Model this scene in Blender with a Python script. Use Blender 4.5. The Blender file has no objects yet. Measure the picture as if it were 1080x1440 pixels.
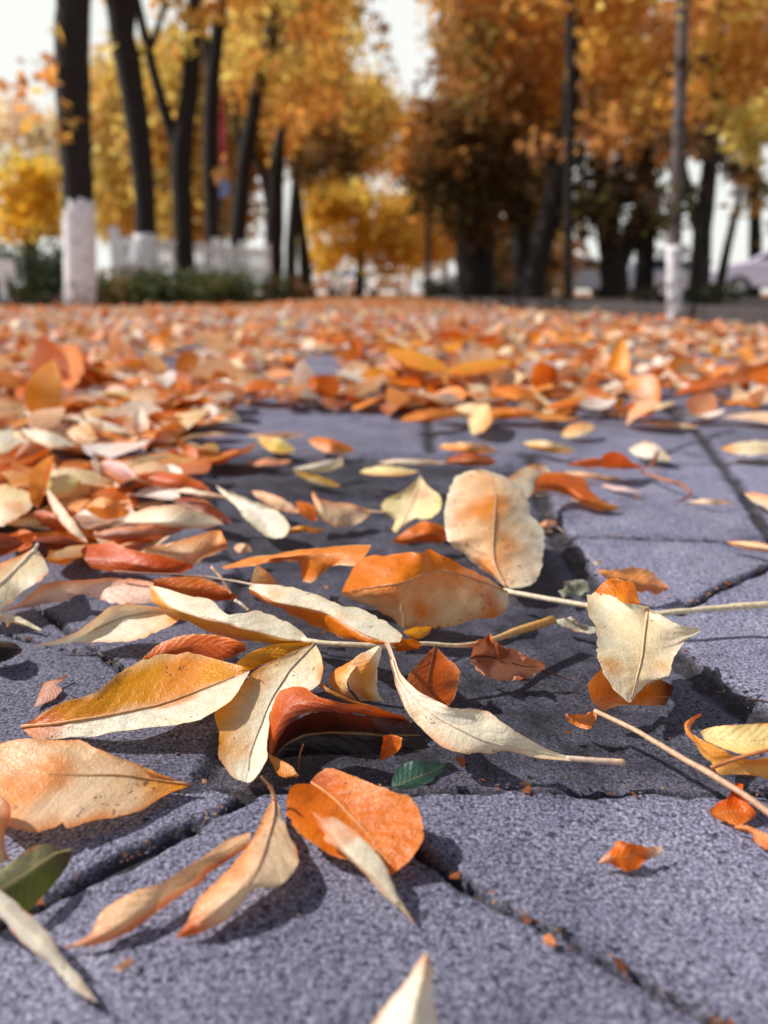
import bpy, math, random
import numpy as np
from mathutils import Vector, noise as mnoise

rnd = random.Random(11)
scene = bpy.context.scene
COL = scene.collection
PI = math.pi

# ------------------------------------------------------------------ camera model
F = 1088.0                       # focal length of the photograph in its own pixels
H = 0.16                         # the phone is held 16 cm above the paving
P = math.atan((720 - 412) / F)   # pitched down
CP, SP = math.cos(P), math.sin(P)

def ray(x, y):
    dx, dy = (x - 540) / F, (720 - y) / F
    return dx, CP + dy * SP, -SP + dy * CP

def at(x, y, z=0.0):             # point at height z (metres)
    d = ray(x, y)
    t = (z - H) / d[2]
    return np.array((d[0] * t, d[1] * t, z))

def far(x, y, depth):            # point at distance depth
    d = ray(x, y)
    t = depth / d[1]
    return np.array((d[0] * t, depth, H + d[2] * t))

def gx(x, depth):
    return far(x, 412, depth)[0]

def lin(c, k=1.0):
    out = []
    for v in c[:3]:
        v = v / 255.0
        v = v / 12.92 if v <= 0.04045 else ((v + 0.055) / 1.055) ** 2.4
        out.append(min(0.86, v * k))
    return tuple(out)

# ------------------------------------------------------------------ scene objects
def tag(o, label=None, cat=None, group=None, kind=None):
    if label: o['label'] = label
    if cat: o['category'] = cat
    if group: o['group'] = group
    if kind: o['kind'] = kind
    return o

def link(name, me, mat=None, parent=None, smooth=True):
    o = bpy.data.objects.new(name, me)
    COL.objects.link(o)
    if mat: me.materials.append(mat)
    if parent: o.parent = parent
    if smooth and len(me.polygons):
        me.polygons.foreach_set('use_smooth', [True] * len(me.polygons))
    return o

def empty(name, loc=(0, 0, 0)):
    o = bpy.data.objects.new(name, None)
    o.empty_display_size = 0.05
    COL.objects.link(o)
    o.location = loc
    return o

class MB:
    """collects vertices, faces, colours and uvs of one mesh"""
    def __init__(self):
        self.v, self.f, self.c, self.uv = [], [], [], []
    def add(self, verts, faces, cols=None, uvs=None):
        o = len(self.v)
        self.v.extend([tuple(p) for p in verts])
        self.f.extend([tuple(i + o for i in f) for f in faces])
        self.c.extend(cols if cols is not None else [(1, 1, 1)] * len(verts))
        self.uv.extend(uvs if uvs is not None else [(0.5, 0.25)] * len(verts))
    def box(self, x0, x1, y0, y1, z0, z1):
        v = [(x, y, z) for z in (z0, z1) for y in (y0, y1) for x in (x0, x1)]
        self.add(v, [(0, 2, 3, 1), (4, 5, 7, 6), (0, 1, 5, 4), (2, 6, 7, 3), (0, 4, 6, 2), (1, 3, 7, 5)])
    def bar(self, a, b, w, d):
        a, b = np.array(a, float), np.array(b, float)
        t = (b - a) / max(1e-9, np.linalg.norm(b - a))
        up = np.array((0, 0, 1.0)) if abs(t[2]) < 0.9 else np.array((0, 1.0, 0))
        s = np.cross(t, up); s /= np.linalg.norm(s)
        u = np.cross(s, t)
        v = [p + s * i * w / 2 + u * j * d / 2 for p in (a, b) for i, j in ((-1, -1), (1, -1), (1, 1), (-1, 1))]
        self.add(v, [(0, 1, 2, 3), (7, 6, 5, 4), (0, 4, 5, 1), (1, 5, 6, 2), (2, 6, 7, 3), (3, 7, 4, 0)])
    def tube(self, pts, radii, seg=8, cap=True, jitter=0.0, col=(1, 1, 1)):
        pts = [np.array(p, float) for p in pts]
        n = len(pts)
        rings = []
        s = None
        for i in range(n):
            t = pts[min(i + 1, n - 1)] - pts[max(i - 1, 0)]
            t = t / max(1e-9, np.linalg.norm(t))
            if s is None:
                ref = np.array((0, 0, 1.0)) if abs(t[2]) < 0.8 else np.array((1.0, 0, 0))
                s = np.cross(t, ref)
            else:
                s = s - t * np.dot(s, t)
            s = s / max(1e-9, np.linalg.norm(s))
            u = np.cross(t, s)
            ring = []
            for k in range(seg):
                a = 2 * PI * k / seg
                r = radii[i]
                p = pts[i] + r * (math.cos(a) * s + math.sin(a) * u)
                if jitter:
                    nz = mnoise.noise(Vector(p) * (1.2 / max(radii[0], 1e-3)))
                    p = pts[i] + r * (1 + jitter * nz) * (math.cos(a) * s + math.sin(a) * u)
                ring.append(p)
            rings.append(ring)
        v = [p for r in rings for p in r]
        f = []
        for i in range(n - 1):
            for k in range(seg):
                f.append((i * seg + k, i * seg + (k + 1) % seg, (i + 1) * seg + (k + 1) % seg, (i + 1) * seg + k))
        if cap:
            f.append(tuple(range(seg - 1, -1, -1)))
            f.append(tuple((n - 1) * seg + k for k in range(seg)))
        cols = col if isinstance(col, list) else [col] * n
        self.add(v, f, [cols[i] for i in range(n) for _ in range(seg)])
    def mesh(self, name):
        me = bpy.data.meshes.new(name)
        me.from_pydata(self.v, [], self.f)
        ca = me.color_attributes.new('Col', 'FLOAT_COLOR', 'POINT')
        ca.data.foreach_set('color', np.array([(c[0], c[1], c[2], 1.0) for c in self.c], dtype=np.float32).ravel())
        uvl = me.uv_layers.new(name='UVMap')
        li = np.zeros(len(me.loops), dtype=np.int32)
        me.loops.foreach_get('vertex_index', li)
        uvl.data.foreach_set('uv', np.array(self.uv, dtype=np.float32)[li].ravel())
        me.update()
        return me
    def build(self, name, mat, parent=None, smooth=True):
        return link(name, self.mesh(name), mat, parent, smooth)

# ------------------------------------------------------------------ materials
class NT:
    def __init__(self, name):
        self.m = bpy.data.materials.new(name)
        self.m.use_nodes = True
        self.t = self.m.node_tree
        self.t.nodes.clear()
        self.out = self.n('ShaderNodeOutputMaterial')
    def n(self, typ, **kw):
        nd = self.t.nodes.new(typ)
        for k, v in kw.items():
            setattr(nd, k, v)
        return nd
    def l(self, a, b):
        self.t.links.new(a, b)
    def set(self, nd, **kw):
        for k, v in kw.items():
            nd.inputs[k.replace('_', ' ')].default_value = v
        return nd
    def noise(self, vec, scale, detail=3, rough=0.5, dist=0.0):
        nd = self.n('ShaderNodeTexNoise')
        nd.inputs['Scale'].default_value = scale
        nd.inputs['Detail'].default_value = detail
        nd.inputs['Roughness'].default_value = rough
        nd.inputs['Distortion'].default_value = dist
        if vec is not None: self.l(vec, nd.inputs['Vector'])
        return nd.outputs['Fac']
    def ramp(self, fac, stops, interp='LINEAR'):
        nd = self.n('ShaderNodeValToRGB')
        nd.color_ramp.interpolation = interp
        e = nd.color_ramp.elements
        while len(e) < len(stops): e.new(0.5)
        for el, (p, c) in zip(e, stops):
            el.position = p
            el.color = (*c, 1.0) if len(c) == 3 else c
        self.l(fac, nd.inputs['Fac'])
        return nd.outputs['Color']
    def mix(self, fac, a, b, blend='MIX'):
        nd = self.n('ShaderNodeMix', data_type='RGBA', blend_type=blend)
        for s, v in ((nd.inputs[0], fac), (nd.inputs[6], a), (nd.inputs[7], b)):
            if isinstance(v, (int, float)): s.default_value = v
            elif isinstance(v, tuple): s.default_value = (*v, 1.0) if len(v) == 3 else v
            else: self.l(v, s)
        return nd.outputs[2]
    def math(self, op, a, b=None, c=None, clamp=False):
        nd = self.n('ShaderNodeMath', operation=op)
        nd.use_clamp = clamp
        for s, v in zip(nd.inputs, (a, b, c)):
            if v is None: continue
            if isinstance(v, (int, float)): s.default_value = v
            else: self.l(v, s)
        return nd.outputs[0]

def simple(name, col, rough=0.6, var=0.25, scale=6.0, metallic=0.0, bump=0.15):
    t = NT(name)
    co = t.n('ShaderNodeTexCoord').outputs['Object']
    f = t.noise(co, scale, 5, 0.6)
    c = t.ramp(f, [(0.3, tuple(v * (1 - var) for v in col)), (0.7, tuple(min(0.9, v * (1 + var)) for v in col))])
    if name == 'whitewash':      # flaking and dirty toward the ground
        sz = t.n('ShaderNodeSeparateXYZ'); t.l(co, sz.inputs[0])
        dz = t.math('SUBTRACT', 1.0, t.math('MULTIPLY', sz.outputs[2], 2.6), clamp=True)
        fl = t.ramp(t.math('ADD', t.noise(co, 16, 6, 0.7), t.math('MULTIPLY', dz, 0.16)), [(0.56, (0, 0, 0)), (0.66, (1, 1, 1))])
        c = t.mix(t.math('MULTIPLY', fl, 0.8), c, (0.10, 0.08, 0.07))
    b = t.n('ShaderNodeBsdfPrincipled')
    t.l(c, b.inputs['Base Color'])
    b.inputs['Roughness'].default_value = rough
    b.inputs['Metallic'].default_value = metallic
    if bump:
        bp = t.n('ShaderNodeBump')
        bp.inputs['Strength'].default_value = bump
        bp.inputs['Distance'].default_value = 0.01
        t.l(t.noise(co, scale * 4, 4), bp.inputs['Height'])
        t.l(bp.outputs[0], b.inputs['Normal'])
    t.l(b.outputs[0], t.out.inputs['Surface'])
    return t.m

def leaf_material(name, transl=0.34, fine=True):
    t = NT(name)
    at_ = t.n('ShaderNodeAttribute', attribute_name='Col').outputs['Color']
    uv = t.n('ShaderNodeUVMap', uv_map='UVMap').outputs['UV']
    sp = t.n('ShaderNodeSeparateXYZ'); t.l(uv, sp.inputs[0])
    u, v = sp.outputs[0], sp.outputs[1]
    obj = t.n('ShaderNodeTexCoord').outputs['Object']
    col = at_
    d = t.math('ABSOLUTE', t.math('SUBTRACT', v, 0.5))
    wob = t.math('MULTIPLY', t.math('SUBTRACT', t.noise(obj, 60, 3), 0.5), 1.6)
    ph = t.math('FRACT', t.math('ADD', t.math('SUBTRACT', t.math('MULTIPLY', u, 10.0), t.math('MULTIPLY', d, 4.2)), wob))
    vein = t.math('SUBTRACT', 1.0, t.math('MULTIPLY', t.math('ABSOLUTE', t.math('SUBTRACT', ph, 0.5)), 2.0))   # ridge 0..1
    line = t.math('POWER', vein, 14.0)
    mid = t.math('SUBTRACT', 1.0, t.math('MULTIPLY', d, 26.0), clamp=True)
    net = t.n('ShaderNodeTexVoronoi', feature='DISTANCE_TO_EDGE')
    net.inputs['Scale'].default_value = 420
    t.l(obj, net.inputs['Vector'])
    netl = t.math('SUBTRACT', 1.0, t.math('MULTIPLY', net.outputs['Distance'], 9.0), clamp=True)
    m1 = t.noise(obj, 130, 5, 0.65)
    col = t.mix(1.0, col, t.ramp(m1, [(0.25, (0.86, 0.80, 0.74)), (0.45, (1, 1, 1)), (0.78, (1.10, 1.09, 1.06))]), 'MULTIPLY')
    m2 = t.noise(obj, 52, 6, 0.68, 0.8)
    col = t.mix(t.math('MULTIPLY', t.ramp(m2, [(0.46, (0, 0, 0)), (0.72, (1, 1, 1))]), 0.55), col, t.mix(1.0, col, (0.93, 0.73, 0.52), 'MULTIPLY'))
    # brown specks
    spk = t.n('ShaderNodeTexVoronoi', feature='F1')
    spk.inputs['Scale'].default_value = 330
    wv = t.n('ShaderNodeTexNoise'); wv.inputs['Scale'].default_value = 500; wv.inputs['Detail'].default_value = 3; t.l(obj, wv.inputs['Vector'])
    wsc = t.n('ShaderNodeVectorMath', operation='MULTIPLY_ADD'); t.l(wv.outputs['Color'], wsc.inputs[0]); wsc.inputs[1].default_value = (.006, .006, .006); t.l(obj, wsc.inputs[2])
    t.l(wsc.outputs[0], spk.inputs['Vector'])
    keep = t.math('GREATER_THAN', t.noise(obj, 75, 2), 0.59)
    sm = t.math('MULTIPLY', t.math('LESS_THAN', spk.outputs['Distance'], 0.24), keep)
    col = t.mix(t.math('MULTIPLY', sm, 0.75), col, (0.10, 0.045, 0.02))
    col = t.mix(t.math('MULTIPLY', line, 0.60), col, t.mix(1.0, col, (1.32, 1.25, 1.2), 'MULTIPLY'))
    col = t.mix(t.math('MULTIPLY', mid, 0.45), col, (0.62, 0.40, 0.22))
    col = t.mix(t.math('MULTIPLY', netl, 0.16), col, t.mix(1.0, col, (0.72, 0.56, 0.44), 'MULTIPLY'))
    col = t.mix(1.0, col, (1.0, 0.935, 0.885), 'MULTIPLY')
    hs = t.n('ShaderNodeHueSaturation'); hs.inputs['Hue'].default_value = 0.500; hs.inputs['Saturation'].default_value = 1.07; t.l(col, hs.inputs['Color']); col = hs.outputs[0]
    h = t.math('ADD', t.math('MULTIPLY', t.math('SMOOTH_MIN', vein, 0.9, 0.2), 0.20), t.math('MULTIPLY', m1, 1.1))
    h = t.math('ADD', h, t.math('MULTIPLY', netl, 0.12))
    h = t.math('ADD', h, t.math('MULTIPLY', t.noise(obj, 320, 3), 0.35))
    bp = t.n('ShaderNodeBump')
    bp.inputs['Strength'].default_value = 0.5
    bp.inputs['Distance'].default_value = 0.0012
    t.l(h, bp.inputs['Height'])
    b = t.n('ShaderNodeBsdfPrincipled')
    t.l(col, b.inputs['Base Color'])
    b.inputs['Roughness'].default_value = 0.46
    b.inputs['Specular IOR Level'].default_value = 0.5
    t.l(bp.outputs[0], b.inputs['Normal'])
    tr = t.n('ShaderNodeBsdfTranslucent')
    t.l(t.mix(1.0, col, (1.0, 0.85, 0.70), 'MULTIPLY'), tr.inputs['Color'])
    t.l(bp.outputs[0], tr.inputs['Normal'])
    mx = t.n('ShaderNodeMixShader')
    mx.inputs[0].default_value = transl
    t.l(b.outputs[0], mx.inputs[1]); t.l(tr.outputs[0], mx.inputs[2])
    t.l(mx.outputs[0], t.out.inputs['Surface'])
    return t.m

def foliage_material(name, transl=0.45):
    t = NT(name)
    c = t.n('ShaderNodeAttribute', attribute_name='Col').outputs['Color']
    obj = t.n('ShaderNodeTexCoord').outputs['Object']
    c = t.mix(1.0, c, t.ramp(t.noise(obj, 2.2, 4), [(0.3, (0.62, 0.58, 0.55)), (0.7, (1.18, 1.15, 1.1))]), 'MULTIPLY')
    d = t.n('ShaderNodeBsdfPrincipled'); t.l(c, d.inputs['Base Color']); d.inputs['Roughness'].default_value = 0.6
    tr = t.n('ShaderNodeBsdfTranslucent'); t.l(c, tr.inputs['Color'])
    mx = t.n('ShaderNodeMixShader'); mx.inputs[0].default_value = transl
    t.l(d.outputs[0], mx.inputs[1]); t.l(tr.outputs[0], mx.inputs[2])
    t.l(mx.outputs[0], t.out.inputs['Surface'])
    return t.m

def stalk_material(name):
    t = NT(name)
    c = t.n('ShaderNodeAttribute', attribute_name='Col').outputs['Color']
    obj = t.n('ShaderNodeTexCoord').outputs['Object']
    n1 = t.noise(obj, 500, 4)
    c = t.mix(1.0, c, t.ramp(n1, [(0.3, (0.72, 0.66, 0.6)), (0.65, (1.08, 1.06, 1.05))]), 'MULTIPLY')
    b = t.n('ShaderNodeBsdfPrincipled'); t.l(c, b.inputs['Base Color']); b.inputs['Roughness'].default_value = 0.55
    bp = t.n('ShaderNodeBump'); bp.inputs['Strength'].default_value = 0.4; bp.inputs['Distance'].default_value = 0.0006
    t.l(n1, bp.inputs['Height']); t.l(bp.outputs[0], b.inputs['Normal'])
    t.l(b.outputs[0], t.out.inputs['Surface'])
    return t.m

def paving_material():
    t = NT('paving_stone')
    a = t.n('ShaderNodeAttribute', attribute_name='Col').outputs['Color']     # r: joint, g: grime and painted shade, b: tone of the slab
    s = t.n('ShaderNodeSeparateColor'); t.l(a, s.inputs[0])
    joint, dirt_shade, tone = s.outputs[0], s.outputs[1], s.outputs[2]
    obj = t.n('ShaderNodeTexCoord').outputs['Object']
    g1 = t.noise(obj, 880, 3, 0.6)
    g2 = t.noise(obj, 420, 3, 0.6)
    g3 = t.noise(obj, 17, 7, 0.68, 0.4)
    base = t.ramp(g1, [(0.30, (0.018, 0.019, 0.030)), (0.42, (0.13, 0.132, 0.190)), (0.54, (0.238, 0.235, 0.340)), (0.72, (0.51, 0.505, 0.62))])
    base = t.mix(t.ramp(g2, [(0.35, (0.95, 0.95, 0.95)), (0.45, (0, 0, 0))]), base, (0.03, 0.032, 0.055))
    base = t.mix(1.0, base, t.ramp(g3, [(0.32, (0.46, 0.46, 0.50)), (0.44, (0.88, 0.88, 0.91)), (0.56, (1.0, 1.0, 1.0)), (0.7, (1.30, 1.28, 1.20))]), 'MULTIPLY')
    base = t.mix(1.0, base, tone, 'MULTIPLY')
    dd = t.math('MULTIPLY', dirt_shade, t.ramp(t.noise(obj, 70, 5, 0.65), [(0.30, (1, 1, 1)), (0.68, (0.66, 0.66, 0.66))]))
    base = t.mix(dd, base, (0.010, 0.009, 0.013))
    base = t.mix(t.math('MULTIPLY', joint, t.ramp(t.noise(obj, 160, 4), [(0.3, (1, 1, 1)), (0.7, (0.75, 0.75, 0.75))])), base, (0.016, 0.014, 0.015))
    # away from the swept spot the path is strewn: rotted leaf stain deep between the leaves
    sp = t.n('ShaderNodeSeparateXYZ'); t.l(obj, sp.inputs[0])
    fy = t.n('ShaderNodeMapRange'); t.l(sp.outputs[1], fy.inputs[0])
    fy.inputs[1].default_value = 4.0; fy.inputs[2].default_value = 10.0
    lit = t.ramp(t.noise(obj, 14, 5, 0.7), [(0.3, (0.10, 0.035, 0.012)), (0.45, (0.42, 0.15, 0.04)), (0.58, (0.5, 0.24, 0.09)), (0.72, (0.66, 0.48, 0.33))])
    base = t.mix(fy.outputs[0], base, lit)
    bp = t.n('ShaderNodeBump'); bp.inputs['Strength'].default_value = 0.6; bp.inputs['Distance'].default_value = 0.0012
    hh = t.math('ADD', t.math('MULTIPLY', g1, 0.6), t.math('MULTIPLY', g2, 1.0))
    hh = t.math('ADD', hh, t.math('MULTIPLY', t.noise(obj, 1400, 2), 0.3))
    t.l(hh, bp.inputs['Height'])
    b = t.n('ShaderNodeBsdfPrincipled'); t.l(base, b.inputs['Base Color'])
    b.inputs['Roughness'].default_value = 0.78
    b.inputs['Specular IOR Level'].default_value = 0.3
    t.l(bp.outputs[0], b.inputs['Normal'])
    t.l(b.outputs[0], t.out.inputs['Surface'])
    return t.m

def bark_material():
    t = NT('bark')
    obj = t.n('ShaderNodeTexCoord').outputs['Object']
    mp = t.n('ShaderNodeMapping'); mp.inputs['Scale'].default_value = (1, 1, 0.18)
    t.l(obj, mp.inputs['Vector'])
    f = t.noise(mp.outputs[0], 26, 6, 0.7, 0.5)
    c = t.ramp(f, [(0.3, (0.004, 0.003, 0.003)), (0.7, (0.026, 0.017, 0.013))])
    b = t.n('ShaderNodeBsdfPrincipled'); t.l(c, b.inputs['Base Color']); b.inputs['Roughness'].default_value = 0.9
    bp = t.n('ShaderNodeBump'); bp.inputs['Strength'].default_value = 0.8; bp.inputs['Distance'].default_value = 0.03
    t.l(f, bp.inputs['Height']); t.l(bp.outputs[0], b.inputs['Normal'])
    t.l(b.outputs[0], t.out.inputs['Surface'])
    return t.m

M = {}
M['leaf'] = leaf_material('dry_leaf', 0.24)
M['litter'] = leaf_material('litter_leaf', 0.22)
M['stalk'] = stalk_material('leaf_stalk')
M['foliage'] = foliage_material('autumn_foliage', 0.7)
M['shrub'] = foliage_material('shrub_foliage', 0.3)
M['paving'] = paving_material()
M['bark'] = bark_material()
M['white_paint'] = simple('whitewash', (0.78, 0.78, 0.84), 0.8, 0.12, 9)
M['fence_white'] = simple('white_painted_metal', (0.86, 0.86, 0.88), 0.45, 0.06, 5)
M['soil'] = simple('bed_soil', (0.035, 0.025, 0.018), 0.95, 0.4, 12, 0, 0.6)
M['kerb'] = simple('dark_kerb_stone', (0.05, 0.042, 0.042), 0.85, 0.3, 14, 0, 0.4)
M['car_lilac'] = simple('lilac_car_paint', (0.66, 0.60, 0.76), 0.3, 0.04, 2, 0.1, 0)
M['car_blue'] = simple('pale_blue_car_paint', (0.58, 0.64, 0.80), 0.3, 0.04, 2, 0.1, 0)
M['car_white'] = simple('white_car_paint', (0.78, 0.78, 0.77), 0.3, 0.04, 2, 0, 0)
M['car_glass'] = simple('dark_car_glass', (0.02, 0.045, 0.06), 0.08, 0.1, 2, 0, 0)
M['tyre'] = simple('tyre_rubber', (0.02, 0.02, 0.02), 0.85, 0.1, 8, 0, 0)
M['rim'] = simple('wheel_rim', (0.5, 0.5, 0.52), 0.35, 0.05, 8, 0.7, 0)
M['lamp_red'] = simple('tail_lamp', (0.45, 0.03, 0.02), 0.25, 0.05, 8, 0, 0)
M['pale_wall'] = simple('pale_render', (0.74, 0.66, 0.64), 0.85, 0.06, 0.6)
M['white_wall'] = simple('white_render', (0.78, 0.79, 0.83), 0.85, 0.05, 0.6)
M['roof'] = simple('grey_roof', (0.30, 0.28, 0.29), 0.8, 0.15, 2)
M['window'] = simple('window_glass', (0.12, 0.15, 0.20), 0.12, 0.1, 2, 0, 0)
M['frame'] = simple('window_frame', (0.70, 0.70, 0.70), 0.6, 0.05, 3, 0, 0)
M['red'] = simple('red_banner_cloth', (0.52, 0.035, 0.05), 0.7, 0.1, 4)
M['blue_sign'] = simple('blue_sign_enamel', (0.22, 0.30, 0.60), 0.4, 0.05, 4, 0, 0)
M['pole'] = simple('dark_pole_metal', (0.06, 0.055, 0.055), 0.5, 0.15, 6, 0.3, 0.1)
# ------------------------------------------------------------------ the paving
JOINTS = [  # traced in the photograph, laid on the ground: points, half width in mm
    ([(235, 1106), (400, 1108), (600, 1105), (1000, 1111), (1120, 1114)], 3.4),
    ([(345, 1122), (210, 1192), (100, 1248), (-60, 1325)], 3.6),
    ([(585, 1195), (700, 1270), (840, 1345), (1010, 1440), (1100, 1492)], 2.6),
    ([(748, 640), (770, 720), (838, 826), (950, 915), (1100, 1025), (1240, 1120)], 8.0),
    ([(690, 742), (800, 754), (1045, 763), (1250, 770)], 3.6),
    ([(955, 862), (1010, 830), (1090, 792), (1200, 745)], 3.0),
    ([(925, 563), (985, 612), (1040, 685), (1095, 765), (1200, 900)], 7.5),
    ([(905, 650), (960, 628), (1040, 602)], 4.0),
    ([(905, 655), (1060, 650), (1250, 646)], 5.0),
    ([(230, 632), (430, 634), (600, 640), (760, 640)], 4.5),
    ([(40, 845), (110, 895), (180, 948)], 2.2),
    ([(-40, 880), (60, 905), (150, 925)], 1.6),
    ([(640, 600), (780, 593), (930, 600)], 5.0),
    ([(660, 560), (820, 575), (935, 572)], 4.0),
]
GJ = [(np.array([at(*p)[:2] for p in pts]), w * 0.72 / 1000.0) for pts, w in JOINTS]
for yy in (1.06, 1.33, 1.60, 1.87):
    GJ.append((np.array([(-1.6, yy + 0.03), (1.7, yy - 0.03)]), 0.005))
for xx in (-1.05, -0.78, -0.51, -0.24, 0.05, 0.62, 0.90):
    GJ.append((np.array([(xx, 0.80), (xx + 0.04, 2.0)]), 0.006))
DIRT_SHADE = np.array([at(x, y)[:2] for x, y in [(290, 632), (520, 640), (748, 655), (772, 720), (838, 826), (950, 915), (1100, 1025), (1120, 1113), (600, 1104),
        (262, 1104), (300, 1040), (380, 980), (300, 900), (330, 800), (300, 760)]])  # dirty slab patch, darkened further for the shade under the leaf pile

def vnoise(x, y, seed=0):
    """value noise for arrays"""
    xi, yi = np.floor(x).astype(np.int64), np.floor(y).astype(np.int64)
    fx, fy = x - xi, y - yi
    fx, fy = fx * fx * (3 - 2 * fx), fy * fy * (3 - 2 * fy)
    def h(a, b):
        n = (a * 374761393 + b * 668265263 + seed * 974634541) & 0xFFFFFFFF
        n = ((n ^ (n >> 13)) * 1274126177) & 0xFFFFFFFF
        return ((n ^ (n >> 16)) & 0xFFFF) / 65535.0
    a, b, c, d = h(xi, yi), h(xi + 1, yi), h(xi, yi + 1), h(xi + 1, yi + 1)
    return (a * (1 - fx) + b * fx) * (1 - fy) + (c * (1 - fx) + d * fx) * fy

def seg_dist(X, Y, pts):
    best = np.full(X.shape, 9.0)
    for (x0, y0), (x1, y1) in zip(pts[:-1], pts[1:]):
        dx, dy = x1 - x0, y1 - y0
        t = np.clip(((X - x0) * dx + (Y - y0) * dy) / (dx * dx + dy * dy), 0, 1)
        best = np.minimum(best, np.hypot(X - x0 - t * dx, Y - y0 - t * dy))
    return best

def in_poly(X, Y, poly):
    ins = np.zeros(X.shape, bool)
    n = len(poly)
    for i in range(n):
        x0, y0 = poly[i]; x1, y1 = poly[(i + 1) % n]
        if y0 == y1: continue
        c = ((y0 > Y) != (y1 > Y)) & (X < (x1 - x0) * (Y - y0) / (y1 - y0) + x0)
        ins ^= c
    return ins

def ground_fields(X, Y):
    joint = np.zeros(X.shape); zz = np.zeros(X.shape)
    wob = vnoise(X * 90, Y * 90, 3) - 0.5
    wob2 = vnoise(X * 260, Y * 260, 4) - 0.5
    for pts, w in GJ:
        d = seg_dist(X, Y, pts) + wob * 0.0032 + wob2 * 0.0018
        j = 1 - np.clip((d - w * 0.55) / (w * 0.9), 0, 1)
        joint = np.maximum(joint, j * j * (3 - 2 * j))
        zz = np.minimum(zz, -0.0042 * np.clip(1 - (d - w * 0.5) / (w * 1.1), 0, 1) ** 1.5)
    ins = in_poly(X + wob * 0.004, Y + wob2 * 0.004, DIRT_SHADE).astype(float)
    dist = seg_dist(X, Y, np.vstack([DIRT_SHADE, DIRT_SHADE[:1]]))
    dirt_shade = ins * (0.55 + 0.45 * np.clip(dist / 0.02, 0, 1)) * (0.70 + 0.42 * vnoise(X * 30, Y * 30, 9))
    near = np.clip(1 - np.abs(joint - 0.35), 0, 1) * 0
    dirt_shade = np.maximum(dirt_shade, near)
    rim = np.zeros(X.shape)
    for pts, w in GJ[:6]:
        d = seg_dist(X, Y, pts)
        rim = np.maximum(rim, np.clip(1 - d / (w * 4.5), 0, 1) * 0.55 * vnoise(X * 120, Y * 120, 5))
    dirt_shade = np.clip(np.maximum(dirt_shade, rim), 0, 1.0)
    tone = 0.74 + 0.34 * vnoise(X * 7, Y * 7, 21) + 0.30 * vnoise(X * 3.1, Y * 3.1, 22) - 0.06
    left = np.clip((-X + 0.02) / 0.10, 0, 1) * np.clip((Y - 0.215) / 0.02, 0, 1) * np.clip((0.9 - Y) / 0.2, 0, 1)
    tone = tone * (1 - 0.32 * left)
    zz = zz - ins * 0.0045 * np.clip(dist / 0.006, 0, 1)
    zz = zz + 0.0012 * (vnoise(X * 28, Y * 28, 31) - 0.5) + 0.0007 * (vnoise(X * 140, Y * 140, 33) - 0.5)
    return joint, dirt_shade, tone, zz

def grid_part(x0, x1, y0, y1, step, taper):
    xs = np.linspace(x0, x1, int(round((x1 - x0) / step)) + 1)
    ys = np.linspace(y0, y1, int(round((y1 - y0) / step)) + 1)
    X, Y = np.meshgrid(xs, ys)
    j, d, t, z = ground_fields(X, Y)
    e = np.minimum(np.minimum(X - x0, x1 - X), np.minimum(Y - y0, y1 - Y))
    z = z * np.clip(e / taper, 0, 1)
    v = np.stack([X, Y, z], -1).reshape(-1, 3)
    c = np.stack([j, d, t, np.ones_like(j)], -1).reshape(-1, 4)
    nx, ny = len(xs), len(ys)
    i = (np.arange(ny - 1)[:, None] * nx + np.arange(nx - 1)[None, :]).reshape(-1)
    f = np.stack([i, i + 1, i + nx + 1, i + nx], -1)
    return v, f, c

def ring(o, i):
    """flat quads between the outer rectangle o and the inner one i (x0, x1, y0, y1)"""
    xs, ys = [o[0], i[0], i[1], o[1]], [o[2], i[2], i[3], o[3]]
    v = np.array([(x, y, 0.0) for y in ys for x in xs])
    f = np.array([(r * 4 + c, r * 4 + c + 1, r * 4 + c + 5, r * 4 + c + 4) for r in range(3) for c in range(3) if not (r == 1 and c == 1)])
    return v, f, np.tile(np.array([0, 0, 0.95, 1.0]), (16, 1))

def raw_mesh(name, v, f, c, uv=None):
    me = bpy.data.meshes.new(name)
    n, k = len(f), f.shape[1]
    me.vertices.add(len(v)); me.vertices.foreach_set('co', np.asarray(v, np.float32).ravel())
    me.loops.add(n * k); me.loops.foreach_set('vertex_index', f.astype(np.int32).ravel())
    me.polygons.add(n)
    me.polygons.foreach_set('loop_start', np.arange(0, n * k, k, dtype=np.int32))
    me.polygons.foreach_set('loop_total', np.full(n, k, dtype=np.int32))
    me.update(calc_edges=True)
    ca = me.color_attributes.new('Col', 'FLOAT_COLOR', 'POINT')
    ca.data.foreach_set('color', np.asarray(c, np.float32).ravel())
    if uv is not None:
        ul = me.uv_layers.new(name='UVMap')
        ul.data.foreach_set('uv', np.asarray(uv, np.float32)[f.ravel()].ravel())
    me.validate()
    return me

NEAR = (-0.34, 0.42, 0.09, 0.62)
MID = (-1.5, 1.6, 0.0, 2.0)
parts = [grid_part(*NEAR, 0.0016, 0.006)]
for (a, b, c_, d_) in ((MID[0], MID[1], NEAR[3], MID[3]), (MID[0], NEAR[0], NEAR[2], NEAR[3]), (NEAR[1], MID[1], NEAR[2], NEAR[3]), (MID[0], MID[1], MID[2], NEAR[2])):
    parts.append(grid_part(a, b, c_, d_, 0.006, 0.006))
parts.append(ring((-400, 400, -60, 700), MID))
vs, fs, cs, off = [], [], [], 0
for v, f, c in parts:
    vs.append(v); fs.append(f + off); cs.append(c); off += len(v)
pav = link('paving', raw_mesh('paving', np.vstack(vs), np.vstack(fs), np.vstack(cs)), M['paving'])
tag(pav, kind='structure')

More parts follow.
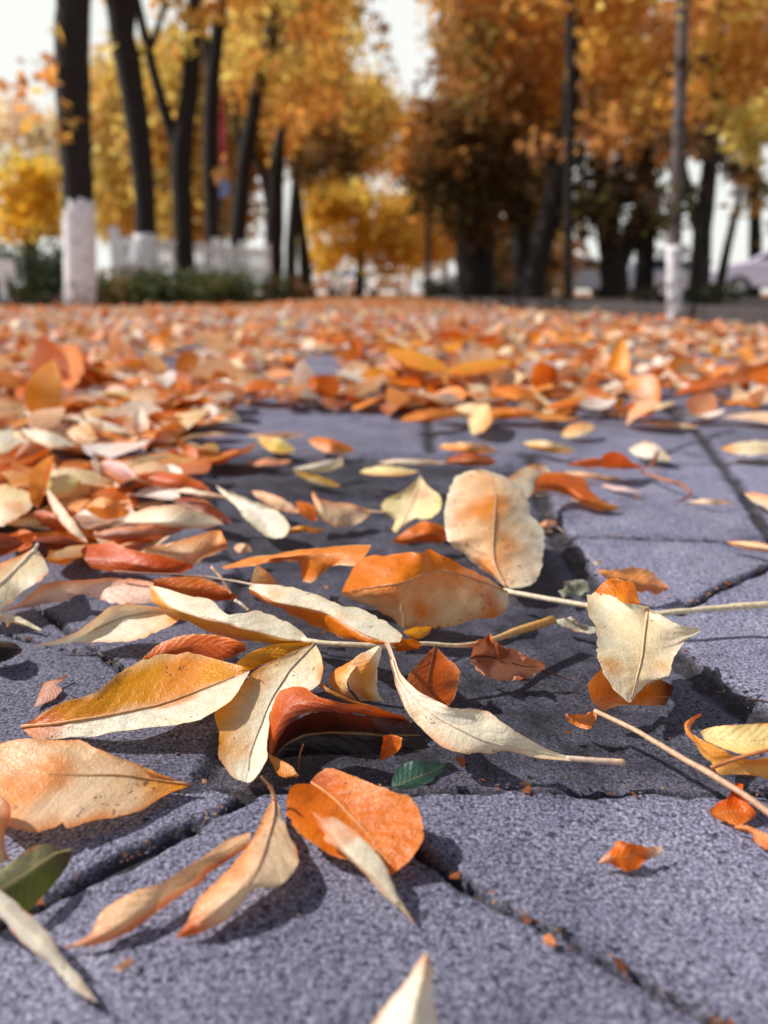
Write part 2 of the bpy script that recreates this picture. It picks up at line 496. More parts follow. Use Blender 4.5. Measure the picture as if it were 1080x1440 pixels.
# ------------------------------------------------------------------ leaves traced one by one
def catmull(pts, n):
    pts = np.array(pts, float)
    if len(pts) == 2:
        return pts[0] + (pts[1] - pts[0]) * np.linspace(0, 1, n)[:, None]
    d = np.hypot(*(np.diff(pts[:, :2], axis=0).T))
    s = np.concatenate([[0], np.cumsum(np.maximum(d, 1e-6))])
    ext = np.vstack([2 * pts[0] - pts[1], pts, 2 * pts[-1] - pts[-2]])
    out = []
    for q in np.linspace(0, s[-1], n):
        i = min(len(pts) - 2, max(0, int(np.searchsorted(s, q, 'right') - 1)))
        t = (q - s[i]) / max(1e-9, s[i + 1] - s[i])
        p0, p1, p2, p3 = ext[i], ext[i + 1], ext[i + 2], ext[i + 3]
        k = 0.5 * (2 * p1 + (p2 - p0) * t + (2 * p0 - 5 * p1 + 4 * p2 - p3) * t * t + (3 * p1 - p0 - 3 * p2 + p3) * t ** 3)
        l = p1 + (p2 - p1) * t
        out.append(0.75 * k + 0.25 * l)
    return np.array(out)

def row3d(px, zs, n):
    q = catmull(px, n)
    z = np.interp(np.linspace(0, 1, n), np.linspace(0, 1, len(zs)), zs)
    z = np.convolve(np.pad(z, 3, mode='edge'), np.ones(7) / 7, 'valid') / 100.0
    return np.array([at(x, y, zz) for (x, y), zz in zip(q, z)])

def vn3(p, s, seed):
    return mnoise.noise(Vector((p[0] * s + seed * 7.3, p[1] * s - seed * 3.1, p[2] * s + seed)))

def mixc(a, b, f):
    f = max(0.0, min(1.0, f))
    return tuple(x + (y - x) * f for x, y in zip(a, b))

KC = 1.22   # observed sunlit colour -> base colour
def sheet(mb, rows, zs, col, seed=1, nu=44, nv=17, crinkle=0.6, bow=0.6, ragged=0.5):
    R = [row3d(r, z, nu) for r, z in zip(rows, zs)]
    if len(R) == 2:
        R = [R[0], (R[0] + R[1]) / 2 + np.array((0, 0, 0.0015)), R[1]]
    k = len(R) - 1
    G = np.zeros((nu, nv, 3))
    for i in range(nu):
        ctrl = np.array([r[i] for r in R])
        for j in range(nv):
            t = j / (nv - 1) * k
            if k == 2:
                q = t / 2
                lin_ = ctrl[0] + (ctrl[1] - ctrl[0]) * t if t <= 1 else ctrl[1] + (ctrl[2] - ctrl[1]) * (t - 1)
                b = 2 * ctrl[1] - 0.5 * (ctrl[0] + ctrl[2])
                quad = (1 - q) ** 2 * ctrl[0] + 2 * q * (1 - q) * b + q * q * ctrl[2]
                G[i, j] = lin_ * (1 - bow) + quad * bow
            else:
                a = min(k - 1, int(t)); ft = t - a
                p = [ctrl[max(0, a - 1)], ctrl[a], ctrl[a + 1], ctrl[min(k, a + 2)]]
                G[i, j] = 0.5 * (2 * p[1] + (p[2] - p[0]) * ft + (2 * p[0] - 5 * p[1] + 4 * p[2] - p[3]) * ft ** 2 + (3 * p[1] - p[0] - 3 * p[2] + p[3]) * ft ** 3)
    du = np.gradient(G, axis=0); dv = np.gradient(G, axis=1)
    N = np.cross(du, dv); N /= np.maximum(np.linalg.norm(N, axis=2, keepdims=True), 1e-9)
    N[N[..., 2] < 0] *= -1
    W = G.copy()
    L = {k_: (lin(v_, KC) if isinstance(v_, tuple) and k_ in 'lmrebtp' else v_) for k_, v_ in col.items()}
    cols = []
    for i in range(nu):
        u = i / (nu - 1)
        for j in range(nv):
            v = j / (nv - 1)
            p = G[i, j]
            d = abs(v - 0.5) * 2
            tap = min(1, u * 8, (1 - u) * 8)
            ridge = math.sin((u * 10 - d * 2.1) * 2 * PI) * 0.10 * d
            a = vn3(p, 70, seed) * 0.9 + vn3(p, 190, seed + 5) * 0.45 + ridge + d ** 3 * vn3(p, 110, seed + 9) * 1.2
            W[i, j] = p + N[i, j] * (a * crinkle * 0.00135 * tap)
            if j in (0, nv - 1):
                inn = (G[i, 1] - p) if j == 0 else (G[i, nv - 2] - p)
                W[i, j] += inn * (abs(vn3(p, 420, seed + 2)) * 1.6 * ragged * tap)
            if W[i, j][2] < 0.0006: W[i, j][2] = 0.0006
            l, r = L['l'], L.get('r', L['l'])
            m = L.get('m', mixc(l, r, 0.5))
            blur = vn3(p, 120, seed + 3) * 0.12
            vv = v + blur
            c = mixc(l, m, vv * 2) if vv < 0.5 else mixc(m, r, vv * 2 - 1)
            if col.get('hard'):
                c = mixc(l, r, (v + blur * 0.35 - 0.5) * 7 + 0.5)
            if 'b' in L: c = mixc(c, L['b'], (0.30 - u + blur) / 0.26)
            if 't' in L: c = mixc(c, L['t'], (u - 0.70 + blur) / 0.26)
            if 'p' in L: c = mixc(c, L['p'], (vn3(p, col.get('ps', 55), seed + 4) + col.get('pa', 0.0)) * 2.2)
            if 'p' not in L and c[0] > 0.30 and c[0] > c[1] * 1.05: c = mixc(c, mixc(c, lin((214, 134, 74), KC), .6), (vn3(p, 48, seed + 6) - 0.16) * 2.4)
            if 'e' in L: c = mixc(c, L['e'], ((d - 0.80 + blur * 1.4) / 0.2) * col.get('es', 0.8))
            elif c[0] > 0.4: c = mixc(c, lin((204, 128, 74), KC), (d - 0.84 + blur * 2.2 + vn3(p, 90, seed + 8) * .12) / 0.16 * .55)
            if c[0] > 2.3 * c[1]: c = (c[0], c[1] * 1.12, c[2] * 1.30)
            cols.append(c)
    verts = W.reshape(-1, 3)
    faces = [(i * nv + j, i * nv + j + 1, (i + 1) * nv + j + 1, (i + 1) * nv + j) for i in range(nu - 1) for j in range(nv - 1)]
    uvs = [(i / (nu - 1) * col.get('ul', 1.0), j / (nv - 1)) for i in range(nu) for j in range(nv)]
    mb.add(verts, faces, cols, uvs)
    return W

LANDMARKS = []
HERO_COUNT = [0]
def hero(label, sheets, ref=None, rib=None, stalk=None, group=None, name='fallen_leaf', seed=None, cat='leaf'):
    """sheets: list of (rows, z rows, colours, options); rows are outlines traced in the photograph with heights in cm"""
    HERO_COUNT[0] += 1
    seed = seed or HERO_COUNT[0]
    mb = MB()
    Ws = []
    for sh in sheets:
        opt = sh[3] if len(sh) > 3 else {}
        Ws.append(sheet(mb, sh[0], sh[1], sh[2], seed=seed + len(Ws) * 31, **opt))
    base = np.array(mb.v).mean(axis=0); base[2] = 0
    mb.v = [tuple(np.array(p) - base) for p in mb.v]
    o = mb.build(name, M['leaf'])
    o.location = base
    tag(o, label, cat, group or 'fallen leaves on the paving')
    if rib:
        W = Ws[0]; n, k = W.shape[0], W.shape[1] // 2
        r0 = rib[1] if len(rib) > 1 else 0.55
        i0, i1 = (rib[2], rib[3]) if len(rib) > 2 else (0.0, 0.96)
        idx = range(int(i0 * (n - 1)), int(i1 * (n - 1)) + 1, 2)
        pts = [W[i, k] - base + np.array((0, -0.0001, 0.00035)) for i in idx]
        m2 = MB(); q = len(pts)
        m2.tube(pts, [r0 * 0.001 * (1 - 0.75 * t / (q - 1)) for t in range(q)], 6, col=lin(rib[0], 0.85))
        m2.build('midrib', M['stalk'], o)
    if stalk:
        px, zs, rr, c = stalk
        s3 = row3d(px, zs, 18) - base
        m3 = MB(); rad = np.interp(np.linspace(0, 1, 18), np.linspace(0, 1, len(rr)), rr) * 0.001
        cc = [lin(c, 0.85)] * 18 if isinstance(c, tuple) else [mixc(lin(c[0], .85), lin(c[1], .85), (t / 17 - 0.3) * 1.6) for t in range(18)]
        m3.tube(s3, list(rad), 8, jitter=0.12, col=cc)
        m3.build('leaf_stalk', M['stalk'], o)
    LANDMARKS.append((ref, base[:2].copy()) if ref else (None, base[:2].copy()))
    return o

def twig(label, px, zs, rr, c0, c1, name='twig', cat='twig', n=26):
    s3 = row3d(px, zs, n)
    base = s3.mean(axis=0); base[2] = 0
    mb = MB(); rad = np.interp(np.linspace(0, 1, n), np.linspace(0, 1, len(rr)), rr) * 0.001
    s3 = s3 + np.array([[0.0006 * mnoise.noise(Vector(p) * 90), 0, 0.0006 * mnoise.noise(Vector(p) * 80)] for p in s3])
    mb.tube(s3 - base, list(rad), 10, jitter=0.16, col=[mixc(lin(c0, .85), lin(c1, .85), (t / (n - 1) - 0.45) * 2.2) for t in range(n)])
    o = mb.build(name, M['stalk']); o.location = base
    tag(o, label, cat, 'bare stalks and twigs')
    return o

CREAM, PALE, MINT, PINK = (243, 206, 170), (241, 198, 170), (234, 230, 212), (226, 172, 142)
OCHRE, ORANGE, DKOR, RUST, BROWN = (206, 138, 50), (210, 130, 62), (200, 108, 52), (166, 94, 56), (112, 58, 36)
YEL, GREEN, DGREEN, WHITE, TAN = (238, 200, 112), (96, 108, 44), (48, 78, 68), (246, 221, 202), (220, 156, 106)  # white and cream tones carry the sunlit glints of leaf faces in their colour
CREAMY = (244, 214, 168)
# --- the sharp foreground, each leaf traced
hero('big leaf, ochre above and cream below its raised midrib, with pointed brown tip',
  [([[(30,1023),(74,993),(137,971),(167,945),(200,927),(237,918),(281,920),(326,932),(352,941)],
     [(30,1023),(85,1017),(167,1004),(241,986),(296,966),(352,942)],
     [(30,1024),(52,1040),(111,1036),(185,1027),(259,1015),(289,1008),(326,982),(352,943)]],
    [[.5,1.4,2.0,2.2,2.1,2.2],[.5,.9,1.2,1.5,2.1],[.5,.5,.8,1.1,1.6,2.1]],
    dict(l=OCHRE,r=WHITE,hard=1,b=(190,96,44),e=CREAM,es=.5))], ref='big ochre and cream leaf', rib=((226,170,110),.7))
hero('cream leaf hanging point down from the twig, with ochre stained edge and brown spots',
  [([[(443,905),(426,910),(398,922),(368,936),(345,955),(322,980),(301,1003),(307,1033),(307,1061),(318,1080),(329,1094),(346,1100)],
     [(443,905),(437,911),(409,942),(382,983),(362,1033),(351,1061),(349,1085),(347,1100)],
     [(443,905),(452,922),(455,942),(448,964),(430,974),(395,982),(381,1000),(379,1030),(376,1055),(377,1067),(357,1097),(347,1101)]],
    [[2.2,2.2,2,1.6,1.3,.9,.5,.3],[2.2,1.9,1.5,1,.5,.3],[2.2,2.1,1.9,1.6,1.2,.7,.3]],
    dict(l=(214,150,66),m=WHITE,r=WHITE,b=CREAM,p=(226,176,112),pa=-.30,t=WHITE))], ref='cream leaf hanging point down', rib=((205,190,170),.5))
hero('slender cream leaf with long tip, wide end tucked under a white leaf',
  [([[(49,909),(92,895),(125,876),(155,854),(180,851),(211,850),(230,855),(258,866)],
     [(49,909),(100,900),(147,879),(178,868),(217,861),(258,867)],
     [(49,910),(111,903),(155,903),(194,900),(214,893),(242,879),(258,868)]],
    [[.3,.9,1.5,1.9,2.0,1.9],[.3,.7,1.0,1.4,1.8],[.3,.5,.7,.9,1.2,1.8]],
    dict(l=PALE,m=WHITE,r=WHITE,t=(226,150,80),e=TAN,es=.5))], ref='slender cream leaf', rib=((206,176,140),.4,.35,.96))
hero('white topped leaf with orange underside, folded along its midrib, joined to the twig end',
  [([[(211,823),(252,832),(296,843),(322,862),(363,858),(373,860),(407,877),(426,890),(433,899)],
     [(211,824),(237,853),(281,869),(330,882),(365,890),(405,900),(433,901)],
     [(211,825),(215,847),(237,861),(267,877),(296,890),(333,901),(381,904),(405,904),(433,902)]],
    [[2.4,3,3,2.9,2.8,2.5,2.1],[2.4,2.6,2.6,2.5,2.4,2.2,2.1],[2.3,2.1,1.8,1.5,1.5,1.8,2.1]],
    dict(l=WHITE,r=OCHRE,m=CREAM,hard=1,e=CREAM,es=.5))], ref='white topped orange leaf', rib=((236,196,140),.4))
hero('long white leaf with orange lower edge running down to the middle of the twig',
  [([[(351,823),(373,822),(401,824),(423,831),(457,840),(479,850),(501,852),(523,863),(548,877),(566,894),(562,903)],
     [(351,828),(384,846),(423,854),(457,862),(479,874),(501,887),(526,899),(545,904)],
     [(351,834),(373,846),(395,854),(409,865),(434,878),(462,889),(490,899),(520,905),(543,905)]],
    [[2.8,3,3,2.9,2.8,2.6,2.4,2.2],[2.6,2.7,2.6,2.5,2.4,2.2],[2.4,2.0,1.6,1.5,1.6,2.0,2.2]],
    dict(l=WHITE,m=CREAM,r=(210,116,44),hard=1,e=CREAM,es=.4,p=TAN,pa=-.42))], ref='long white leaf on the twig', rib=((236,206,160),.4))
hero('small cream triangle of leaf poking up behind the long white leaf',
  [([[(361,793),(355,808),(350,823)],[(361,793),(366,810),(368,822)],[(361,793),(378,806),(391,821)]],[[3.6,3,2.5],[3.6,3,2.5],[3.6,3,2.5]],dict(l=CREAM,r=TAN))])
hero('large orange leaf with cream mottled ribbed flank, cupped in the centre of the pile',
  [([[(714,833),(681,811),(638,790),(604,773),(590,780),(570,777),(540,779),(515,783),(497,797),(481,830)],
     [(714,833),(664,814),(621,803),(595,809),(560,822),(530,826),(505,829),(481,833)],
     [(714,833),(716,848),(702,867),(664,873),(640,880),(613,884),(572,886),(553,870),(527,855),(505,846),(481,836)]],
    [[1,2.2,3.2,3.8,3.7,3.4,2.8,2.4],[1,2.0,2.8,3.0,2.9,2.6,2.4],[1,.6,.5,.5,.6,1.0,1.7,2.3]],
    dict(l=(206,110,44),m=(214,126,58),r=CREAM,p=(206,120,58),pa=-.06,ps=60,b=PALE), dict(nu=60,nv=25,crinkle=.8))], ref='large cupped orange leaf', rib=((226,160,104),.5))
hero('orange rolled leaf with dark hollow, arched between the big cupped leaf and the long stalk',
  [([[(312,797),(345,786),(380,780),(415,774),(455,770),(490,766),(522,766)],
     [(314,799),(350,790),(390,784),(430,782),(460,779),(495,778),(515,780)],
     [(316,801),(350,795),(395,789),(421,790),(422,806),(428,820),(440,819),(452,806),(470,796),(498,796)]],
    [[1.2,1.8,2.4,2.8,3,3.2],[1.2,1.9,2.5,2.8,3,3.2],[1.2,1.8,2.3,1.6,.9,1.6,2.4,2.8]],
    dict(l=ORANGE,m=(218,134,70),r=(206,112,46),e=CREAM,es=.6))])
hero('upright pale leaf the height of the pile, orange stain beside its midrib',
  [([[(711,826),(705,821),(678,799),(664,788),(630,763),(624,744),(624,719),(629,691),(636,675),(652,664),(672,660)],
     [(711,826),(696,795),(693,760),(696,720),(697,697),(690,675),(673,660)],
     [(711,827),(739,826),(755,816),(764,791),(766,752),(752,730),(742,708),(735,690),(716,674),(695,664),(674,660)]],
    [[.6,.8,1.5,2.5,3.4,4.2,4.8],[.6,1.5,2.5,3.5,4.2,4.7],[.6,.7,1.2,2.0,2.8,3.6,4.3,4.7]],
    dict(l=PALE,m=(226,176,130),r=(240,216,200),e=WHITE,es=.8,p=(206,128,58),pa=-.20,ps=38), dict(nu=60,nv=25,crinkle=.9))], ref='upright pale leaf', rib=((228,190,160),.6))
hero('pale crumpled leaf leaning against the back of the upright pale leaf',
  [([[(700,690),(718,669),(740,655),(762,653),(775,664)],[(705,695),(725,680),(745,672),(760,668),(775,665)],[(715,700),(730,700),(743,702),(750,690),(754,680),(776,666)]],
    [[2.4,3,3,2.4],[2.4,2.6,2.5,2.2],[2,2,2,2]], dict(l=PALE,r=WHITE))])
hero('burnt orange leaf beside the upright pale leaf, end turned down on the stone',
  [([[(742,672),(765,664),(795,665),(820,670),(832,692),(850,705),(871,712)],[(742,680),(770,680),(800,686),(822,700),(850,711),(871,713)],[(744,695),(770,690),(800,698),(820,710),(840,717),(862,718),(871,714)]],
    [[2.4,2.4,2.2,1.6,1,.4],[2.2,2.0,1.6,1.0,.4],[1.8,1.3,.9,.5,.3,.3]], dict(l=(196,100,46),m=(190,88,36),r=ORANGE,t=OCHRE))], ref='leaf with end turned down', stalk=([(755,697),(790,697),(815,706)],[1.2,1,.8],[.5,.4],CREAM))
hero('small cream heart shaped leaf tilted up before the dark slab',
  [([[(591,669),(578,683),(562,693),(545,700),(535,709),(538,719),(555,731),(551,744),(557,749)],[(591,669),(585,695),(577,715),(568,733),(557,749)],[(591,669),(602,684),(617,695),(622,704),(620,718),(608,728),(585,731),(566,741),(558,749)]],
    [[3.2,2.6,2.2,1.6,.8,.4],[3.2,2.4,1.7,1,.4],[3.2,2.6,2.2,1.6,.9,.4]], dict(l=CREAMY,m=CREAM,r=CREAMY,e=YEL,es=.4,p=PINK,pa=-.3))], ref='cream heart shaped leaf', rib=((236,214,170),.4))
hero('orange leaf scrap lying beneath the small cream heart shaped leaf',
  [([[(552,760),(570,746),(592,732),(610,735),(628,742)],[(552,761),(575,757),(600,752),(628,750)],[(552,762),(570,764),(600,764),(626,762),(628,752)]],[[.5,1.4,1.8,1.4],[.4,.9,1.2,1],[.3,.4,.4,.6]],dict(l=(196,110,56),m=DKOR,r=(200,100,44)))])
hero('rust leaf showing its veined back under the fork of the twig',
  [([[(611,909),(590,930),(575,948),(572,962),(585,980),(612,991),(628,993)],[(612,909),(606,935),(602,960),(612,982),(629,993)],[(613,909),(630,925),(646,941),(647,955),(640,980),(630,993)]],
    [[1.8,1.6,1.2,.7,.3],[1.8,1.5,1.1,.6,.3],[1.8,1.5,1.2,.6,.3]], dict(l=RUST,m=(180,84,42),r=(190,104,60),e=TAN,es=.4))], rib=((110,58,36),.4))
hero('white leaf with long pale stalk, twisting down from the twig across the shadow',
  [([[(540,905),(545,914),(549,937),(557,967),(572,1001),(595,1027),(621,1050),(647,1059),(681,1061),(706,1056),(745,1064),(770,1068),(802,1070)],
     [(543,904),(547,911),(553,933),(561,958),(583,984),(608,1005),(638,1022),(672,1039),(702,1048),(745,1056),(802,1067)],
     [(547,903),(557,929),(566,950),(587,971),(612,984),(634,995),(664,997),(685,999),(710,1018),(740,1036),(770,1053),(802,1065)]],
    [[2.4,2.1,1.7,1.2,.9,.8,.8,.8,.8],[2.4,2.1,1.9,1.7,1.5,1.3,1.1,.9,.8],[2.4,2.2,2.1,2.2,2.2,2.0,1.6,1.1,.8]],
    dict(l=PALE,m=WHITE,r=WHITE,b=(226,196,178),p=PINK,pa=-.32,e=(206,134,80),es=.35), dict(nu=60,nv=19))],
  ref='white twisting stalked leaf', rib=((240,226,206),.45,.1,1), stalk=([(796,1066),(835,1069),(878,1072)],[.8,.8,.7],[.9,.9,1.15],[WHITE,CREAM]))
hero('cream leaf rolled into a tube under the twig, ochre patch on its side',
  [([[(532,908),(507,919),(490,936),(488,955),(495,972),(507,986)],[(534,909),(520,930),(510,950),(511,970),(522,985)],[(537,910),(533,928),(531,947),(533,969),(540,986)]],
    [[2.6,2.6,2.4,2,1.4,.9],[2.7,2.5,2.1,1.6,1],[2.5,2.2,1.8,1.3,.9]], dict(l=WHITE,m=(214,150,74),r=CREAM,p=OCHRE,pa=-.05,b=WHITE,e=WHITE,es=.7)),
   ([[(508,918),(485,935),(466,948),(463,962),(475,978),(500,990)],[(508,922),(490,942),(478,955),(478,965),(486,978),(504,990)],[(508,926),(495,945),(489,958),(491,972),(500,982),(510,990)]],
    [[2,1.9,1.6,1.2,.8,.6],[2.2,2.2,2,1.6,1.2,.8],[2.3,2.3,2.1,1.7,1.3,.8]], dict(l=ORANGE,m=(226,170,112),r=CREAM))], ref='rolled cream leaf')
hero('red brown leaf curling over a black hollow below the hanging cream leaf',
  [([[(379,1058),(379,1030),(382,1000),(389,978),(401,968),(429,967),(446,979),(484,989),(515,991),(545,1000),(570,1008)],[(381,1060),(386,1030),(400,1003),(418,990),(440,987),(470,992),(500,995),(535,1002),(571,1010)],[(383,1062),(394,1036),(412,1014),(432,1003),(455,1001),(490,1003),(530,1008),(572,1013)]],
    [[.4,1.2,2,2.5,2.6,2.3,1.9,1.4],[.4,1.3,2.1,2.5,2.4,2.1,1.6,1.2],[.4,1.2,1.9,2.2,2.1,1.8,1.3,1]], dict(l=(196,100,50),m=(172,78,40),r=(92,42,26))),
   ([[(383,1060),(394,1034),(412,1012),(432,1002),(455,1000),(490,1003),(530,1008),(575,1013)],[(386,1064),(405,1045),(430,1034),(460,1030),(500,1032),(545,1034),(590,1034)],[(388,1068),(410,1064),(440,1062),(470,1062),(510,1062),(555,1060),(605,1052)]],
    [[.4,1.2,1.9,2.2,2.1,1.8,1.3,1],[.3,.6,.8,.9,.9,.8,.6],[.2,.2,.2,.2,.2,.2]], dict(l=(84,34,20),m=(30,14,11),r=(20,12,11)))], ref='red brown hollow leaf')  # second sheet coloured near black for the shade inside the hollow
hero('orange ribbon of leaf below the tip of the hanging cream leaf',
  [([[(378,1060),(388,1063),(410,1078),(420,1090)],[(379,1066),(393,1077),(405,1088),(419,1092)],[(380,1070),(388,1085),(395,1093),(418,1094)]],[[.6,.5,.4],[.5,.4,.3],[.4,.3,.2]],dict(l=(216,150,90),r=ORANGE))])
hero('lone orange shard of leaf standing in the black shadow',
  [([[(539,1035),(536,1050),(534,1069)],[(552,1033),(548,1050),(537,1069)],[(566,1038),(562,1054),(540,1069)]],[[1.3,.8,.3],[1.3,.8,.3],[1.3,.8,.3]],dict(l=(206,92,50),r=DKOR))])
hero('dark green leaf scrap at the edge of the black shadow',
  [([[(551,1108),(553,1090),(565,1075),(590,1068),(625,1074)],[(551,1109),(575,1098),(600,1088),(626,1076)],[(551,1110),(580,1109),(605,1099),(627,1078)]],[[.3,.6,.8,.5],[.3,.4,.4,.3],[.2,.2,.2,.3]],dict(l=DGREEN,m=(62,100,88),r=(74,112,98)))])
hero('big pale pink leaf with ochre tip lying at the paving edge, brown specks on it',
  [([[(268,1104),(230,1090),(193,1075),(137,1053),(111,1040),(59,1039),(15,1040),(-20,1055),(-75,1095)],[(268,1104),(207,1095),(130,1090),(37,1088),(-30,1090),(-75,1097)],[(268,1105),(237,1116),(200,1138),(167,1149),(111,1162),(93,1165),(89,1160),(44,1175),(11,1165),(-30,1140),(-75,1100)]],
    [[.4,.9,1.3,1.6,1.6,1.2,.6],[.4,.7,1,1.2,1,.6],[.4,.4,.5,.7,.8,.8,.6]], dict(l=(230,180,140),m=(240,198,168),r=(238,194,166),b=OCHRE,p=(220,146,90),pa=-.14,ps=42,e=(214,140,84),es=.8), dict(nu=56,nv=23))], ref='big pale pink leaf', rib=((226,170,110),.4,0,.6))
hero('curved orange edged leaf cut off by the frame under the big pale pink leaf',
  [([[(14,1132),(16,1145),(9,1165),(6,1190),(14,1208)],[(-8,1112),(-5,1140),(-5,1165),(-3,1190),(6,1213)],[(-40,1110),(-35,1150),(-30,1180),(-15,1205),(2,1215)]],[[1.6,1.4,.9,.5,.2],[1.8,1.6,1.1,.6,.2],[1.6,1.4,1,.6,.2]],dict(l=(206,110,50),m=PALE,r=CREAM))])
hero('green leaf with pale grey green underside lying at the paving edge',
  [([[(102,1195),(82,1191),(65,1187),(40,1194),(15,1212),(-10,1228),(-40,1240)],[(102,1196),(80,1201),(55,1217),(25,1237),(0,1251),(-40,1268)],[(103,1197),(95,1218),(75,1246),(55,1269),(42,1282),(10,1290),(-40,1290)]],
    [[.5,1.1,1.4,1.4,1.4],[.5,1.0,1.1,1.1,1.1],[.4,.4,.4,.3,.3]], dict(l=(158,162,124),m=(150,150,100),r=(84,96,34),hard=1,p=(120,70,40),pa=-.42,b=(50,40,28)))], ref='green leaf', rib=((190,180,120),.4))
hero('mint white lance shaped leaf slanting into the frame below the green leaf',
  [([[(-50,1215),(0,1252),(30,1275),(65,1310),(95,1352),(125,1392),(136,1407)],[(-50,1235),(0,1272),(48,1312),(80,1347),(108,1381),(136,1408)],[(-50,1260),(0,1296),(30,1326),(60,1351),(90,1378),(120,1403),(136,1409)]],
    [[1.4,1.3,1,.7,.3],[1.5,1.4,1.1,.7,.3],[1.2,1.1,.8,.5,.3]], dict(l=MINT,m=WHITE,r=MINT,t=(214,206,196)))], ref='mint white lance shaped leaf')
hero('long pale orange half of a folded leaf pair, its thin tip resting on the stone',
  [([[(352,1170),(320,1182),(270,1214),(230,1240),(190,1252),(160,1267),(140,1287),(127,1314),(108,1326),(90,1332)],[(352,1178),(300,1206),(270,1233),(220,1262),(170,1299),(127,1322),(110,1329),(90,1333)],[(350,1190),(300,1225),(270,1247),(230,1276),(185,1305),(130,1331),(112,1332),(90,1334)]],
    [[.9,.9,1.0,1.0,.8,.5,.2],[.9,.8,.8,.7,.5,.2],[.8,.5,.3,.3,.2,.2]], dict(l=(228,178,140),m=(236,192,158),r=(206,112,58),p=(206,110,50),pa=-.22,t=(226,150,110)))], ref='long pale orange folded leaf')
hero('pale leaf with orange underside curled to a point, casting a dark shadow on the stone',
  [([[(385,1121),(380,1130),(367,1155),(348,1192),(312,1228),(280,1262),(262,1300),(247,1317)],[(386,1121),(385,1150),(374,1190),(362,1222),(330,1258),(290,1290),(248,1318)],[(387,1121),(393,1135),(402,1165),(417,1188),(420,1215),(402,1240),(385,1248),(360,1250),(325,1290),(280,1312),(249,1320)]],
    [[.4,.7,.9,.9,.8,.6,.2],[.4,.8,1.1,1.0,.7,.2],[.4,.6,.8,.8,.6,.4,.2,.2]], dict(l=(226,156,104),m=PALE,r=(238,200,170),t=(206,100,44),p=(210,120,58),pa=-.12), dict(nu=56,nv=21))],
  ref='pale leaf curled to a point', stalk=([(386,1125),(381,1108),(367,1092)],[1.0,1.4,2.0],[.7,.5,.2],(222,160,120)), rib=((226,176,146),.4,0,.6))
hero('broad flat orange leaf with creased midrib and dark specks, torn brown corner',
  [([[(436,1100),(448,1085),(462,1078),(500,1092),(540,1108),(578,1122),(593,1148),(596,1178),(580,1206),(549,1231)],[(438,1101),(462,1118),(500,1155),(530,1190),(549,1231)],[(436,1102),(415,1102),(403,1120),(402,1142),(418,1172),(450,1195),(485,1210),(520,1222),(548,1232)]],
    [[.5,1,1.3,1.3,1.2,.8,.4],[.5,.7,.7,.6,.4],[.5,.8,.8,.6,.4,.3]], dict(l=(202,110,42),m=(196,104,40),r=(198,104,44),b=(168,84,44),p=(214,122,50),pa=-.2), dict(nu=50,nv=21))], ref='broad flat orange leaf', rib=((226,160,100),.45))
hero('narrow white leaf laid slantwise over the broad flat orange leaf, brown at its upper end',
  [([[(440,1140),(455,1148),(472,1147),(495,1165),(525,1195),(545,1225),(562,1262),(578,1290),(583,1299)],[(440,1145),(460,1163),(490,1195),(520,1224),(545,1251),(565,1276),(583,1300)],[(442,1150),(450,1168),(470,1190),(500,1218),(530,1246),(560,1276),(583,1301)]],
    [[1.1,1.2,1.1,.9,.6,.2],[1.1,1.2,1.1,.9,.6,.2],[.9,.9,.8,.6,.4,.2]], dict(l=WHITE,m=WHITE,r=PALE,b=(196,120,76),t=(232,202,176)))], ref='narrow white leaf')
hero('cream leaf tip rising into the frame from its lower edge',
  [([[(600,1338),(580,1368),(560,1395),(535,1425),(516,1455),(512,1495),(550,1545)],[(600,1338),(593,1380),(583,1420),(570,1470),(552,1545)],[(600,1338),(605,1370),(608,1410),(614,1445),(610,1490),(556,1545)]],
    [[2.2,1.7,1.3,1.1,.9,.5],[2.2,1.9,1.6,1.2,.5],[2.2,1.6,1.2,1,.8,.5]], dict(l=MINT,m=WHITE,r=MINT,b=(226,182,150)))])
hero('small torn orange fragment alone on the clean slab, pale at both ends',
  [([[(842,1211),(855,1196),(868,1182),(886,1184),(904,1190),(930,1190)],[(842,1213),(862,1205),(882,1205),(905,1199),(932,1196)],[(842,1215),(860,1215),(880,1227),(897,1222),(912,1209),(931,1202)]],
    [[.3,.6,.9,.7,.4],[.3,.5,.5,.4,.4],[.3,.2,.2,.3,.3]], dict(l=(206,112,60),m=(204,104,48),r=(200,98,42),b=(216,184,160),t=(226,190,166)),dict(ragged=1.4,crinkle=1.0))], ref='torn orange fragment', name='leaf_fragment')
hero('tiny orange crumb of leaf caught on the slanting paving joint',
  [([[(763,1318),(772,1314),(781,1322)],[(765,1324),(773,1324),(783,1328)],[(770,1331),(777,1333),(784,1332)]],[[.3,.3,.3],[.3,.3,.3],[.2,.2,.2]],dict(l=(214,140,96)),dict(nu=12,nv=7))], name='leaf_fragment')
hero('tiny pink crumb of leaf below the long pale orange folded leaf',
  [([[(160,1362),(172,1352),(186,1346)],[(163,1365),(174,1357),(186,1348)],[(166,1368),(178,1361),(188,1350)]],[[.2,.4,.3],[.2,.3,.3],[.2,.2,.2]],dict(l=(226,176,146)),dict(nu=12,nv=7))], name='leaf_fragment')
